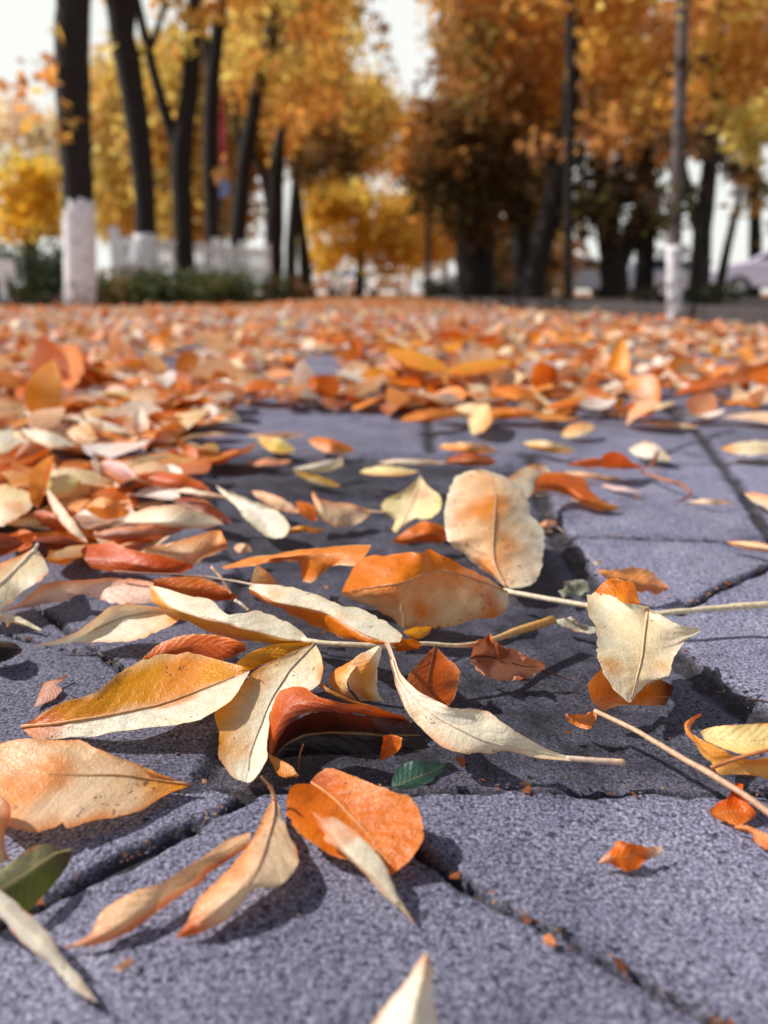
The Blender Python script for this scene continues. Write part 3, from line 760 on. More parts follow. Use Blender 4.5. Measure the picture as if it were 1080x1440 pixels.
hero('standing cream leaf with torn square top and orange fold, beside the dark joint',
  [([[(911,853),(880,846),(858,836),(835,832),(824,837),(823,857),(837,882),(838,916),(847,945),(869,975),(884,988)],[(911,855),(906,890),(902,925),(895,955),(886,988)],[(912,857),(935,868),(958,879),(988,883),(978,892),(965,901),(947,930),(941,951),(917,956),(898,971),(887,988)]],
    [[3.2,3.4,3.3,3.0,2.6,2.1,1.5,.9],[3.0,2.6,2.0,1.5,.9],[3.2,3.0,2.8,2.5,2.1,1.6,1.2,.9]], dict(l=(246,226,200),m=CREAM,r=(248,232,206),p=(224,170,110),pa=-.36,e=(232,190,140),es=.4), dict(nu=56,nv=25,ragged=.9)),
   ([[(836,833),(846,820),(862,812),(876,816),(889,818),(897,832),(900,847)],[(838,834),(852,826),(868,823),(884,830),(900,848)],[(838,835),(858,838),(880,848),(900,850)]],
    [[3.2,3.7,3.8,3.6,3.3],[3.2,3.6,3.6,3.3],[3.2,3.3,3.4,3.2]], dict(l=(206,116,46),m=(204,108,38),r=(210,124,54)))], ref='standing torn cream leaf', rib=((238,214,180),.5,.0,.95))
hero('brown orange leaf crushed under the foot of the standing cream leaf',
  [([[(826,962),(838,945),(855,938),(880,950),(905,965),(928,955),(948,966)],[(832,985),(855,978),(885,985),(915,980),(942,980)],[(840,994),(850,1000),(870,992),(900,992),(935,992)]],
    [[1.6,1.8,1.3,1.2,1.4,1.2],[.9,.8,.5,.6,.6],[.5,.4,.3,.3,.3]], dict(l=ORANGE,m=(200,110,56),r=(206,140,96),t=(92,44,26)))])
hero('peach leaf scrap crumpled behind the standing cream leaf',
  [([[(838,800),(860,800),(890,798),(915,800),(925,808),(938,823)],[(845,808),(870,812),(900,818),(925,825),(940,827)],[(850,812),(880,822),(900,832),(920,833),(938,831)]],[[1.9,2,1.6,1],[1.7,1.6,1.3,.9],[1.2,1,.7,.5]],dict(l=(224,164,118),m=(220,150,100),r=(196,120,80)),dict(crinkle=1.3,ragged=1.2))])
hero('yellow leaf with curled hook end at the frame edge, over the dark joint',
  [([[(985,1028),(1002,1021),(1040,1019),(1080,1016),(1140,1015)],[(988,1035),(1010,1040),(1045,1043),(1080,1040),(1140,1040)],[(992,1042),(1030,1058),(1058,1065),(1080,1058),(1140,1052)]],
    [[1.5,1.9,2.1,2.2,2.2],[1.4,1.5,1.7,1.8,1.8],[1.3,1.4,1.5,1.6,1.6]], dict(l=(240,200,142),m=(242,206,152),r=(236,188,124))),
   ([[(985,1003),(972,1009),(966,1018),(973,1030),(992,1043),(1030,1059),(1058,1067),(1090,1061),(1140,1056)],[(987,1006),(976,1014),(970,1024),(980,1044),(1005,1064),(1040,1073),(1075,1075),(1140,1075)],[(984,1006),(963,1017),(968,1036),(984,1055),(1000,1074),(1012,1090),(1050,1089),(1080,1096),(1140,1102)]],
    [[1.7,1.6,1.4,1.4,1.5,1.6,1.6],[1.6,1.4,1.2,1,1,1,1],[1.5,1.2,.9,.7,.6,.6,.6]], dict(l=(224,160,90),m=(226,156,86),r=(230,176,112),b=(206,104,50)))], ref='hook ended yellow leaf', stalk=([(1000,1080),(1035,1067),(1075,1056),(1130,1042)],[1,1.5,1.9,2.1],[.7,.6,.5],(190,116,66)))
hero('rust scrap of leaf under the bare twig at the frame edge',
  [([[(997,1140),(1010,1127),(1026,1119),(1030,1100),(1041,1094),(1046,1118),(1063,1143)],[(1000,1146),(1020,1142),(1042,1140),(1063,1146)],[(1005,1150),(1025,1158),(1040,1163),(1055,1152),(1064,1148)]],[[.4,.6,.8,.6],[.3,.4,.4,.4],[.2,.2,.2,.3]],dict(l=(196,92,52),m=(190,84,44),r=(200,100,56)),dict(ragged=1.3))], name='leaf_fragment')
hero('peach sliver of leaf at the frame edge below the bare twig',
  [([[(1032,1162),(1052,1163),(1075,1172),(1110,1188)],[(1033,1164),(1054,1168),(1074,1180),(1110,1196)],[(1034,1167),(1055,1174),(1070,1190),(1105,1206)]],[[.3,.5,.5],[.3,.4,.4],[.2,.2,.2]],dict(l=(214,150,106),r=(196,104,60)))], name='leaf_fragment')
hero('crumpled rust brown leaf with pinkish ribbed surface lying before the yellow stalk end',
  [([[(664,916),(674,901),(689,888),(698,903),(706,907),(730,917),(750,926),(765,932)],[(662,926),(685,924),(710,932),(740,939),(766,938)],[(666,935),(681,951),(710,957),(736,956),(752,948),(766,942)]],
    [[1.6,2.0,2.2,1.5,1.2,.9],[1.1,1.0,.8,.7,.6],[.5,.3,.2,.3,.5]], dict(l=(180,108,76),m=(208,150,122),r=(216,164,140),p=(146,82,54),pa=.02,ps=150),dict(crinkle=2.2,ragged=1.6))], ref='crumpled rust brown leaf', stalk=([(762,943),(785,950),(803,957)],[.5,.3,.2],[.5,.3],(84,44,30)), rib=((110,50,34),.5))
hero('tiny bright orange scrap below the middle of the twig',
  [([[(553,905),(562,897),(580,898),(592,904)],[(553,909),(566,907),(580,906),(592,906)],[(554,914),(570,916),(588,914),(592,908)]],[[2.2,2.4,2.2],[2,2,2],[1.6,1.6,1.7]],dict(l=(206,118,48),r=(204,98,36)))], name='leaf_fragment')
hero('amber leaf corner peeping out under the large cupped orange leaf',
  [([[(566,888),(585,882),(607,880)],[(572,893),(588,890),(606,886)],[(578,899),(592,898),(603,892)]],[[1.1,1.1,1],[1,1,.9],[.8,.8,.8]],dict(l=(218,150,60),r=(206,126,44)))], name='leaf_fragment')
hero('dark orange leaf wedged under the long bare stalk near the white topped leaf',
  [([[(205,818),(240,811),(280,811),(310,822),(334,838)],[(208,822),(245,824),(290,830),(334,839)],[(212,826),(250,835),(300,845),(334,841)]],[[1.8,2,1.8,1.3],[1.6,1.6,1.4,1.1],[1.3,1.1,.8,.8]],dict(l=(206,120,66),m=(190,90,42),r=(186,82,38)))])
hero('long pink grey leaf with frayed lower edge behind the slender cream leaf',
  [([[(3,859),(28,847),(55,823),(89,816),(125,813),(155,812),(194,814),(216,820)],[(3,860),(40,848),(80,830),(120,823),(165,828),(216,834)],[(4,861),(28,855),(60,850),(97,845),(100,838),(122,837),(153,849),(172,851),(216,848)]],
    [[.3,.8,1.6,2,2,1.9,1.8],[.3,.8,1.3,1.5,1.5,1.5],[.3,.4,.6,.9,1.1,1.1]], dict(l=(210,132,84),m=(230,196,186),r=(226,188,176),p=(206,120,70),pa=-.18),dict(ragged=1.0))], ref='long pink grey leaf', stalk=([(29,836),(60,837),(97,845)],[1.0,.9,.9],[.5,.4],(244,226,204)))  # pink of midrib and lower half paints a sheen into the colour
hero('red orange leaf lying below the pale grey slab gap in the heap',
  [([[(112,768),(150,762),(190,774),(230,781),(272,795)],[(118,785),(160,788),(200,796),(240,800),(272,797)],[(130,800),(165,806),(208,808),(245,807),(272,799)]],[[1.6,2.0,1.9,1.2],[1.4,1.5,1.4,1],[.9,.8,.7,.8]],dict(l=(196,90,42),m=(188,78,38),r=(200,104,56)))], ref='red orange leaf below gap')
hero('pale peach leaf with orange end in front of the dark gap, facing the camera',
  [([[(200,772),(230,765),(260,757),(290,748),(310,745),(319,765)],[(203,775),(240,777),(270,778),(300,770),(320,767)],[(210,779),(240,786),(270,794),(290,785),(310,775),(321,769)]],[[1.6,2.2,2.4,2.2],[1.4,1.6,1.7,1.7],[1,.8,.9,1.3]],dict(l=(224,156,104),m=(236,196,168),r=(238,206,180),t=(210,126,60)))], ref='orange ended peach leaf')
hero('pale leaf with raised thick stalk, half cut off by the frame',
  [([[(48,771),(28,781),(0,790),(-40,800),(-75,838)],[(50,772),(25,798),(0,822),(-35,843),(-75,848)],[(52,773),(64,787),(69,800),(62,816),(31,833),(15,850),(0,860),(-25,864),(-75,856)]],
    [[2.4,2.4,2.2,1.8],[2.5,2.1,1.7,1.4],[2.4,2.0,1.3,.8,.8]], dict(l=(216,138,86),m=CREAM,r=WHITE,p=(240,206,176),pa=-.2))], ref='pale thick stalked leaf', rib=((248,238,220),.9), stalk=([(47,776),(53,765)],[2.5,2.9],[.9,.8],(248,238,220)))
hero('white twisted shred of leaf by the frame edge on dark stone',
  [([[(-25,856),(5,862),(25,868),(45,877),(58,885)],[(-25,862),(5,868),(22,874),(40,880),(58,886)],[(-25,868),(5,874),(11,882),(18,878),(40,883),(58,887)]],[[1,.9,.6,.3],[.8,.7,.5,.3],[.5,.4,.3,.3]],dict(l=WHITE,r=CREAM))], name='leaf_fragment')
hero('pinkish torn flake lying flat on the speckled stone above the big ochre and cream leaf',
  [([[(95,948),(75,956),(62,962),(57,974),(48,993)],[(95,949),(77,960),(72,968),(66,980),(49,994)],[(96,950),(80,963),(88,970),(78,982),(50,994)]],[[.4,.3,.2],[.3,.3,.2],[.3,.2,.2]],dict(l=(222,176,160),r=(214,170,156)),dict(nu=24,nv=9))], name='leaf_fragment')
hero('dark brown rolled leaf remnant on the speckled stone at the frame edge',
  [([[(-30,902),(0,901),(20,905),(30,912)],[(-30,912),(0,909),(22,911),(31,914)],[(-30,932),(0,930),(18,926),(30,918)]],[[1,1.1,1,.6],[1.3,1.4,1.2,.6],[.2,.2,.2,.3]],dict(l=(48,34,30),m=(70,56,54),r=(24,20,20)))], name='leaf_fragment')
hero('red orange leaf half hidden behind the big ochre and cream leaf',
  [([[(200,926),(228,903),(268,892),(305,893),(346,905)],[(205,930),(240,914),(285,906),(346,910)],[(212,934),(260,928),(310,930),(346,916)]],[[.9,1.6,2.0,2.0],[.8,1.3,1.6,1.8],[.6,.7,.9,1.5]],dict(l=(206,106,52),m=(200,94,44),r=(150,64,32),e=(226,160,100),es=.5))])
hero('yellow ochre leaf tucked behind the top of the hanging cream leaf',
  [([[(285,926),(325,935),(352,917),(385,906),(420,903),(438,904)],[(300,933),(335,938),(365,922),(400,912),(438,905)],[(320,945),(340,948),(372,934),(405,922),(438,907)]],[[1.6,1.9,2.2,2.3,2.2],[1.5,1.7,2,2.1,2.1],[1.3,1.4,1.7,1.9,2.1]],dict(l=(214,146,54),m=OCHRE,r=(206,134,50)))])
hero('brittle grey green curl of dried leaf on the dark stone beside the standing cream leaf',
  [([[(782,872),(800,868),(815,876),(838,882)],[(784,876),(805,876),(820,882),(838,886)],[(788,880),(805,886),(825,891),(838,890)]],[[.3,.8,.6,.4],[.3,.5,.4,.4],[.2,.2,.2,.3]],dict(l=(190,196,186),m=(150,154,140),r=(176,180,172)),dict(crinkle=2,ragged=2))], name='leaf_fragment')
hero('grey green lichen like leaf shred in the dark joint behind the standing cream leaf',
  [([[(785,830),(797,818),(812,812),(826,818)],[(788,836),(800,828),(815,824),(828,826)],[(792,842),(806,838),(820,836),(830,834)]],[[.3,.9,.8,.5],[.3,.5,.5,.4],[.2,.2,.2,.3]],dict(l=(170,180,168),m=(96,104,92),r=(140,150,138)),dict(crinkle=2.4,ragged=2))], name='leaf_fragment')
twig('cream twig through the middle of the leaf pile ending in a thick yellow stub',
     [(425,900),(460,905),(500,907),(545,908),(595,905),(640,908),(668,907),(700,898),(735,885),(778,871)],[2.1,2.1,2.1,2,1.9,1.7,1.5,1.3,1.2,1.1],[1.2,1.0,1.1,1.2,1.0,.95,1.1,1.5,2.0,2.2],(240,222,190),(228,170,84))
twig('smooth cream stalk running behind the standing cream leaf to the frame edge',
     [(708,830),(740,837),(780,844),(823,851),(870,860),(925,863),(1000,856),(1100,848)],[.8,1,1.1,1.2,1.3,1.3,1.5,1.7],[1.3,1.35,1.3,1.3,1.3,1.4,1.6,1.8],(246,234,206),(240,224,188))
twig('long straight brown twig slanting off the frame over the dark joint',
     [(836,1000),(880,1020),(930,1048),(987,1083),(1030,1108),(1080,1141),(1140,1180)],[.8,.9,.9,.9,.9,.9,.9],[.9,.95,1.0,1.1,1.0,1.15,1.2],(220,182,150),(196,156,130))
hero('small orange tatter clinging to the tip of the long straight brown twig',
  [([[(795,1004),(808,1004),(822,1003),(837,999)],[(796,1009),(812,1010),(825,1008),(838,1001)],[(797,1013),(812,1022),(828,1026),(838,1012),(839,1003)]],[[.6,.9,.9,.8],[.5,.6,.7,.8],[.3,.3,.4,.8]],dict(l=(200,112,66),m=(212,136,84),r=(206,120,66)))], name='leaf_fragment')
twig('thin pale stalk with dark tip stretched over the dark orange leaf',
     [(160,803),(195,806),(230,807),(290,811),(330,817),(365,823),(400,824)],[2.3,2.4,2.4,2.5,2.6,2.7,2.9],[.55,.5,.5,.55,.6,.65],(150,110,90),(240,216,190))
twig('short pale stub sticking up in front of the dark gap',
     [(297,797),(310,812),(326,835)],[2.6,2.1,1.5],[.75,.7,.6],(236,200,160),(214,150,106))
twig('short cream stub on the edge of the white topped orange leaf',
     [(331,845),(340,850),(349,858)],[3.1,3.0,2.8],[.8,.7,.6],(244,230,206),(236,206,170))
twig('thin yellow bract stalk crossing under the rolled cream leaf',
     [(448,960),(462,972),(490,985),(520,992)],[1.9,1.7,1.4,1.2],[.8,.8,.6],(206,140,60),(190,104,44))
twig('tiny brown stem standing in the black hollow',
     [(427,1045),(423,1060),(420,1083)],[1.4,.8,.2],[.25,.25,.2],(140,80,50),(110,56,36))
twig('thin dark stem lying on the slab at the frame edge',
     [(1050,984),(1070,986),(1100,989)],[.5,.5,.5],[.4,.4],(90,70,66),(120,100,90))
# --- leaves further up the path, still told apart in the photograph
def mid(label, base, tip, up, dn, z, zu, zd, col, ref=None, bend=0.0, prof=1.0, **opt):
    b, t = np.array(base, float), np.array(tip, float)
    d = t - b; L = np.hypot(*d); d /= L
    n = np.array((d[1], -d[0]))
    if n[1] > 0: n = -n
    rows = [[], [], []]
    for q in (0, .12, .3, .5, .7, .88, 1):
        w = math.sin(PI * q ** prof) ** 0.75 if 0 < q < 1 else 0
        m = b + d * L * q + n * bend * math.sin(PI * q)
        rows[0].append(tuple(m + n * up * w)); rows[1].append(tuple(m)); rows[2].append(tuple(m - n * dn * w))
    zz = [[max(.15, v + k * math.sin(PI * q)) for q, v in zip(np.linspace(0, 1, 7), np.interp(np.linspace(0, 1, 7), np.linspace(0, 1, len(z)), z))] for k in (zu, 0, zd)]
    return hero(label, [(rows, zz, col, dict(nu=30, nv=11, crinkle=.8, **opt))], ref)

hero('mint white spoon shaped leaf with thin neck, tilted over the grey gap',
  [([[(304,682),(320,690),(350,702),(385,715),(400,727),(408,742),(400,755),(388,757)],[(304,682),(330,700),(358,722),(375,740),(387,757)],[(304,683),(312,695),(332,712),(345,731),(360,743),(375,753),(387,758)]],
    [[2.4,2.3,2,1.4,.6],[2.3,2.0,1.6,1.1,.5],[2.2,1.7,1.3,.8,.4]],dict(l=MINT,m=MINT,r=(224,226,196),e=CREAMY))],ref='mint spoon shaped leaf')
hero('pinkish white leaf with pointed ears lying on the dark slab',
  [([[(437,686),(447,700),(470,707),(490,707),(522,717)],[(440,692),(455,715),(480,724),(522,719)],[(438,695),(447,725),(470,741),(485,741),(507,735),(523,721)]],
    [[2.4,1.8,1.4,1.4,1],[2.3,1.4,.9,.8],[2.2,1,.3,.3,.7]],dict(l=PINK,m=PALE,r=PALE,b=(216,150,110)))],ref='pinkish white eared leaf',stalk=([(518,719),(540,720),(562,718)],[.9,1,1.2],[.7,.5],CREAM))
hero('mint strip of folded leaf lying alone on the dark slab',
  [([[(412,658),(440,652),(470,645),(481,642)],[(412,660),(440,658),(468,652),(483,648)],[(413,663),(440,665),(465,662),(482,655)]],[[1.2,1.4,1.6,1.8],[1.1,1.2,1.3,1.4],[.8,.7,.7,.9]],dict(l=MINT,m=WHITE,r=(226,220,180)))],ref='mint folded strip')
mid('olive yellow strip under the mint strip of folded leaf',(413,665),(479,684),6,6,[.8,.6,.3],.2,-.3,dict(l=(176,140,70),m=(150,120,50),r=(120,100,44)))
mid('pink blade lying level on the pale paver at the far edge of the dark slab',(345,612),(432,611),3,6,[1.0,1.2,.8],.3,-.3,dict(l=PINK,r=PALE))
mid('yellow cream leaf end tilted on the pale paver behind the dark slab',(362,618),(415,634),11,11,[1.2,1.2,.6],.5,-.5,dict(l=CREAMY,m=YEL,r=(226,180,110)),ref='tilted yellow cream leaf')
mid('orange folded leaf with pale lower edge at the far edge of the dark slab',(432,618),(499,633),9,13,[1.4,1.4,.6],.4,-.8,dict(l=ORANGE,m=DKOR,r=(226,160,110)),ref='orange folded paver leaf')
mid('thin pink sliver lying on the dark slab between joint and mint strip',(345,652),(412,648),5,5,[.4,.7,.5],.2,-.2,dict(l=(222,160,130),r=(200,140,112)))
mid('yellowish cream leaf floating above its own black shadow behind the small heart shaped leaf',(505,664),(590,663),9,6,[1.0,1.9,1.8],.2,-.2,dict(l=CREAMY,m=(240,206,150),r=TAN),ref='floating yellowish cream leaf')
mid('white blade lying behind the yellowish cream leaf',(528,650),(632,651),5,4,[1.0,1.6,1.6],.3,-.3,dict(l=PALE,m=WHITE,r=PINK))
mid('cream leaf standing on end behind the upright pale leaf',(664,611),(686,567),17,17,[.5,1.8,3.2],0,.2,dict(l=CREAM,m=CREAMY,r=TAN),ref='upended cream leaf')
mid('dark rust leaf right behind the top of the upright pale leaf',(625,648),(700,650),13,7,[1.8,2.2,1.8],.5,-.6,dict(l=(150,66,40),m=RUST,r=(176,84,46)))
mid('orange and cream leaf curled over the grey paver behind the dark rust leaf',(615,628),(702,634),10,7,[1.6,2.2,1.2],.5,-.5,dict(l=CREAM,m=ORANGE,r=(214,140,84)))
mid('bright cream leaf with amber lower edge lying on the grey pavers',(733,623),(809,634),9,7,[1.2,1.6,.6],.4,-.7,dict(l=CREAM,m=WHITE,r=(230,170,80),hard=1),ref='amber edged cream leaf')
mid('burnt orange leaf curled like a wave on the bare pavers',(795,654),(908,658),12,3,[1.0,1.6,1.0],1.0,-.6,dict(l=(196,92,44),m=DKOR,r=(206,120,70)),ref='orange wave shaped leaf')
mid('orange hump of leaf on top of the burnt orange wave shaped leaf',(838,655),(888,650),19,4,[1.4,1.6,1.4],1.2,-.4,dict(l=(206,96,46),m=DKOR,r=(150,62,34)))
mid('white folded leaf with brown split lying on the bare pavers',(882,632),(943,648),18,7,[1.0,1.2,.8],.8,-.5,dict(l=WHITE,m=MINT,r=WHITE,t=CREAM),ref='split white folded leaf')
mid('brown splinter stuck in the white folded leaf on the bare pavers',(914,658),(928,632),3,3,[.6,1,1.8],.1,-.1,dict(l=(186,110,70),r=(150,80,50)))
mid('long white leaf with amber tip at the frame edge on the bare pavers',(1110,629),(1012,631),11,11,[1.4,1.6,1.2],.3,-.5,dict(l=WHITE,m=CREAM,r=WHITE,t=(226,160,90)),ref='amber tipped white leaf')
mid('cream strip with orange end at the frame edge above the standing cream leaf',(1020,762),(1112,778),7,6,[.7,1.0,1.0],.2,-.4,dict(l=CREAM,m=PALE,r=TAN,b=(210,140,96)),ref='orange ended cream strip')
mid('pink white crumpled leaf at the frame edge in the middle of the bare pavers',(1046,694),(1105,722),12,6,[.7,1.2,1.0],.6,-.4,dict(l=(216,150,116),m=PALE,r=WHITE))
mid('pale strip lying at the end of the bent brown stalk',(965,704),(1032,707),4,4,[.5,.7,.5],.2,-.2,dict(l=PALE,r=(226,200,180)))
mid('faint pale blade resting on the bare pavers under the burnt orange wave shaped leaf',(845,683),(905,694),4,3,[.3,.5,.3],.1,-.1,dict(l=(226,206,206),r=(214,190,190)))
mid('pinkish strip below the burnt orange wave shaped leaf',(790,664),(875,673),4,5,[.8,.9,.4],.2,-.3,dict(l=PALE,r=PINK))
mid('peach crumple of leaf on the grey paver behind the bright cream leaf',(788,612),(838,600),12,8,[.6,1.2,1.4],.6,-.4,dict(l=TAN,m=(226,186,140),r=CREAM))
mid('pink blade lying flat on the farthest bare paver',(895,594),(985,600),4,4,[.5,.7,.4],.2,-.2,dict(l=(226,190,180),r=PALE))
twig('bent brown stalk lying on the bare pavers',[(900,662),(925,672),(955,680),(972,694),(960,703),(952,704)],[.6,.9,1.2,1.0,.5,.3],[1.1,1.3,1.6,1.2,.6],(196,120,86),(150,84,56))
twig('pale stem arching off the upright pale leaf across the dark joint',[(770,737),(785,742),(795,752),(800,762)],[1.2,1.5,1.2,.4],[.7,.6,.5],(226,206,190),(206,170,150))
mid('small pink flake in the dark joint beside the upright pale leaf',(756,740),(784,735),7,5,[.6,1.0,.8],.3,-.3,dict(l=(222,170,140),r=PINK))
mid('white speck of leaf in the black shadow of the upright pale leaf',(834,792),(846,789),3,3,[.4,.5,.4],.1,-.1,dict(l=WHITE,r=PALE))
# the heap on the near left
mid('big cream yellow leaf cut off by the frame beside the orange rimmed leaf',(-60,722),(53,700),30,30,[1.0,1.9,2.2],.6,-.9,dict(l=CREAMY,m=CREAM,r=(240,214,190)),ref='big cream yellow leaf')
mid('ivory leaf with narrow end drooping over a dark hole in the heap',(28,604),(108,630),11,11,[2.4,2.4,1.4],.3,-.5,dict(l=WHITE,m=MINT,r=CREAM),ref='drooping ivory leaf')
mid('ivory leaf cut off by the frame beside the dark hole in the heap',(-50,612),(41,624),24,20,[1.6,2.0,1.4],.6,-.8,dict(l=WHITE,m=MINT,r=CREAMY),ref='cut off ivory leaf')
mid('lemon white wavy leaf lying over an orange one at the back of the near heap',(84,584),(181,607),8,8,[2.4,2.4,1.8],.3,-.4,dict(l=WHITE,m=MINT,r=CREAMY),ref='lemon white wavy leaf')
mid('orange leaf under the lemon white wavy leaf',(95,602),(190,622),7,11,[1.6,1.6,1.2],.3,-.6,dict(l=DKOR,m=ORANGE,r=RUST))
mid('small white triangle of leaf standing up at the back of the near heap',(196,610),(197,571),14,14,[1.0,2.4,3.4],.2,.2,dict(l=WHITE,m=MINT,r=PALE),prof=.55,ref='small white standing triangle')
mid('upright orange rim of a leaf standing in the middle of the near heap',(76,638),(52,716),16,12,[4.0,3.2,1.6],.3,-.2,dict(l=ORANGE,m=(216,140,70),r=(206,108,50)),ref='orange rimmed leaf',bend=8)
mid('butter yellow leaf cupped inside the orange rimmed leaf',(57,690),(114,676),17,20,[2.4,2.4,2.2],.5,-.8,dict(l=CREAMY,m=(240,214,150),r=TAN))
mid('pale pink ribbon of leaf sagging out of the near heap',(64,684),(124,764),9,8,[2.6,2.2,1.0],.2,-.2,dict(l=PALE,m=WHITE,r=PINK),bend=-6,ref='pale pink leaf ribbon')
mid('red brown curl below the pale pink ribbon of leaf',(46,720),(100,745),12,12,[2.0,1.8,1.2],.5,-.8,dict(l=(186,90,48),m=RUST,r=(150,66,36)))
mid('pale rose leaf with hollow centre in the near heap',(140,650),(192,672),14,14,[2.2,2.2,1.8],.6,.3,dict(l=(222,190,186),m=(206,176,180),r=ORANGE))
mid('long cream blade in the near heap behind the pink grey one',(170,652),(242,641),5,7,[2.2,2.4,2.0],.3,-.4,dict(l=WHITE,m=CREAM,r=CREAMY))
mid('rusty leaf with torn edge behind the mint white spoon shaped leaf',(190,668),(296,690),16,10,[2.4,2.4,1.8],.5,-.7,dict(l=(206,112,66),m=(186,84,44),r=RUST))
mid('orange leaf with shaded flank in the middle of the near heap',(118,712),(182,722),18,14,[2.2,2.4,1.6],.6,-1.0,dict(l=(222,150,90),m=ORANGE,r=OCHRE))
mid('broad whitish pink leaf with straight midrib in front of the spoon shaped leaf',(168,735),(316,738),27,7,[1.8,2.4,1.6],.8,-.7,dict(l=PALE,m=WHITE,r=PINK,e=(206,120,66)),ref='broad whitish leaf')
mid('split brown orange leaf with grey hole below the broad whitish pink leaf',(128,754),(258,746),13,13,[1.6,1.9,1.5],.4,-.9,dict(l=(216,150,110),m=(150,110,100),r=(200,116,64)),ref='split brown leaf')
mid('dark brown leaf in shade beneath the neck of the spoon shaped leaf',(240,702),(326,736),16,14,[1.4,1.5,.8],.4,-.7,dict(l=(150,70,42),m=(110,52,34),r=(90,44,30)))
mid('pinkish white neck of leaf pointing at the spoon shaped leaf',(242,690),(322,699),6,5,[2.4,2.6,2.4],.2,-.3,dict(l=PALE,m=WHITE,r=TAN))
mid('rose leaf lying flat behind the spoon shaped leaf',(352,690),(424,722),9,9,[1.4,1.4,.9],.4,-.5,dict(l=PINK,m=PALE,r=(222,170,140)))
mid('ochre strip lying in shadow between spoon shaped and eared leaves',(394,746),(459,746),6,3,[.8,1.2,.6],.2,-.3,dict(l=(196,130,60),m=OCHRE,r=(150,96,40)))
mid('orange shred upright between spoon shaped leaf and eared leaf',(416,705),(446,732),12,9,[1.8,1.4,.8],.3,-.2,dict(l=(196,104,56),m=DKOR,r=(170,84,44)))
mid('rust leaf cut off by the frame in front of the ivory leaf',(-50,690),(38,664),24,12,[1.6,2.2,1.8],.5,-.7,dict(l=(190,92,52),m=DKOR,r=RUST),ref='cut off rust leaf')
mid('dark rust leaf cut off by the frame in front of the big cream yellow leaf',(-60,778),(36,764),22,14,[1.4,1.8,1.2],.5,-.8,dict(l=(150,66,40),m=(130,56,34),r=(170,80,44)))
mid('brown shadowed leaf spanning the gap behind the pale leaf with raised stalk',(40,762),(122,764),11,9,[1.8,1.7,1.2],.2,-.7,dict(l=(150,64,38),m=(110,46,28),r=(70,34,24)))  # dark browns put the shade of a hollow into the leaf colour
mid('cream and amber curl of leaf lying before the split brown orange leaf',(63,786),(132,768),9,12,[1.4,1.7,1.4],.5,-.8,dict(l=CREAM,m=PALE,r=(222,160,100),b=(214,150,84)),ref='cream and amber curl')
mid('pale shred with rolled end beside the pale peach leaf',(329,768),(355,775),8,8,[.8,1.0,.6],.3,-.4,dict(l=PALE,r=(226,190,170)))
# beyond the sharp zone
mid('large orange leaf standing on edge in the blurred heap at the frame side',(62,552),(108,484),30,34,[2.0,4.2,6.0],.4,.4,dict(l=DKOR,m=ORANGE,r=(206,112,52)),ref='large standing orange leaf')
mid('long amber leaf raised above the strewn path in the middle distance',(540,492),(634,522),13,12,[5.4,5.2,4.2],.3,-.4,dict(l=(226,160,60),m=OCHRE,r=(206,126,44)),ref='long amber raised leaf')
mid('amber leaf meeting the point of the long amber raised leaf',(622,524),(722,508),10,10,[4.2,4.6,5.0],.3,-.4,dict(l=(222,150,60),m=OCHRE,r=(200,112,44)))
mid('rust leaf arched over the joint at the far edge of the bare pavers',(944,556),(1052,538),12,4,[1.4,2.4,2.2],.8,-.6,dict(l=(196,96,52),m=RUST,r=(150,66,40)),ref='arched rust leaf')
mid('burnt orange leaf bent like a roof at the far edge of the bare pavers',(690,548),(765,568),16,8,[2.4,2.8,1.4],.5,-.8,dict(l=DKOR,m=ORANGE,r=RUST),ref='roof shaped orange leaf')
mid('orange leaf lying in a row with the roof shaped orange leaf',(762,575),(858,560),10,7,[1.4,2.0,1.8],.5,-.6,dict(l=ORANGE,m=DKOR,r=RUST))
mid('white leaf leaning left of the roof shaped orange leaf',(652,532),(692,572),14,10,[3.0,2.4,1.0],.3,-.2,dict(l=WHITE,m=PALE,r=CREAM))
mid('rust and amber leaf stretched behind the cream leaf standing on end',(560,592),(652,580),12,7,[1.4,2.2,1.8],.5,-.7,dict(l=RUST,m=ORANGE,r=DKOR))

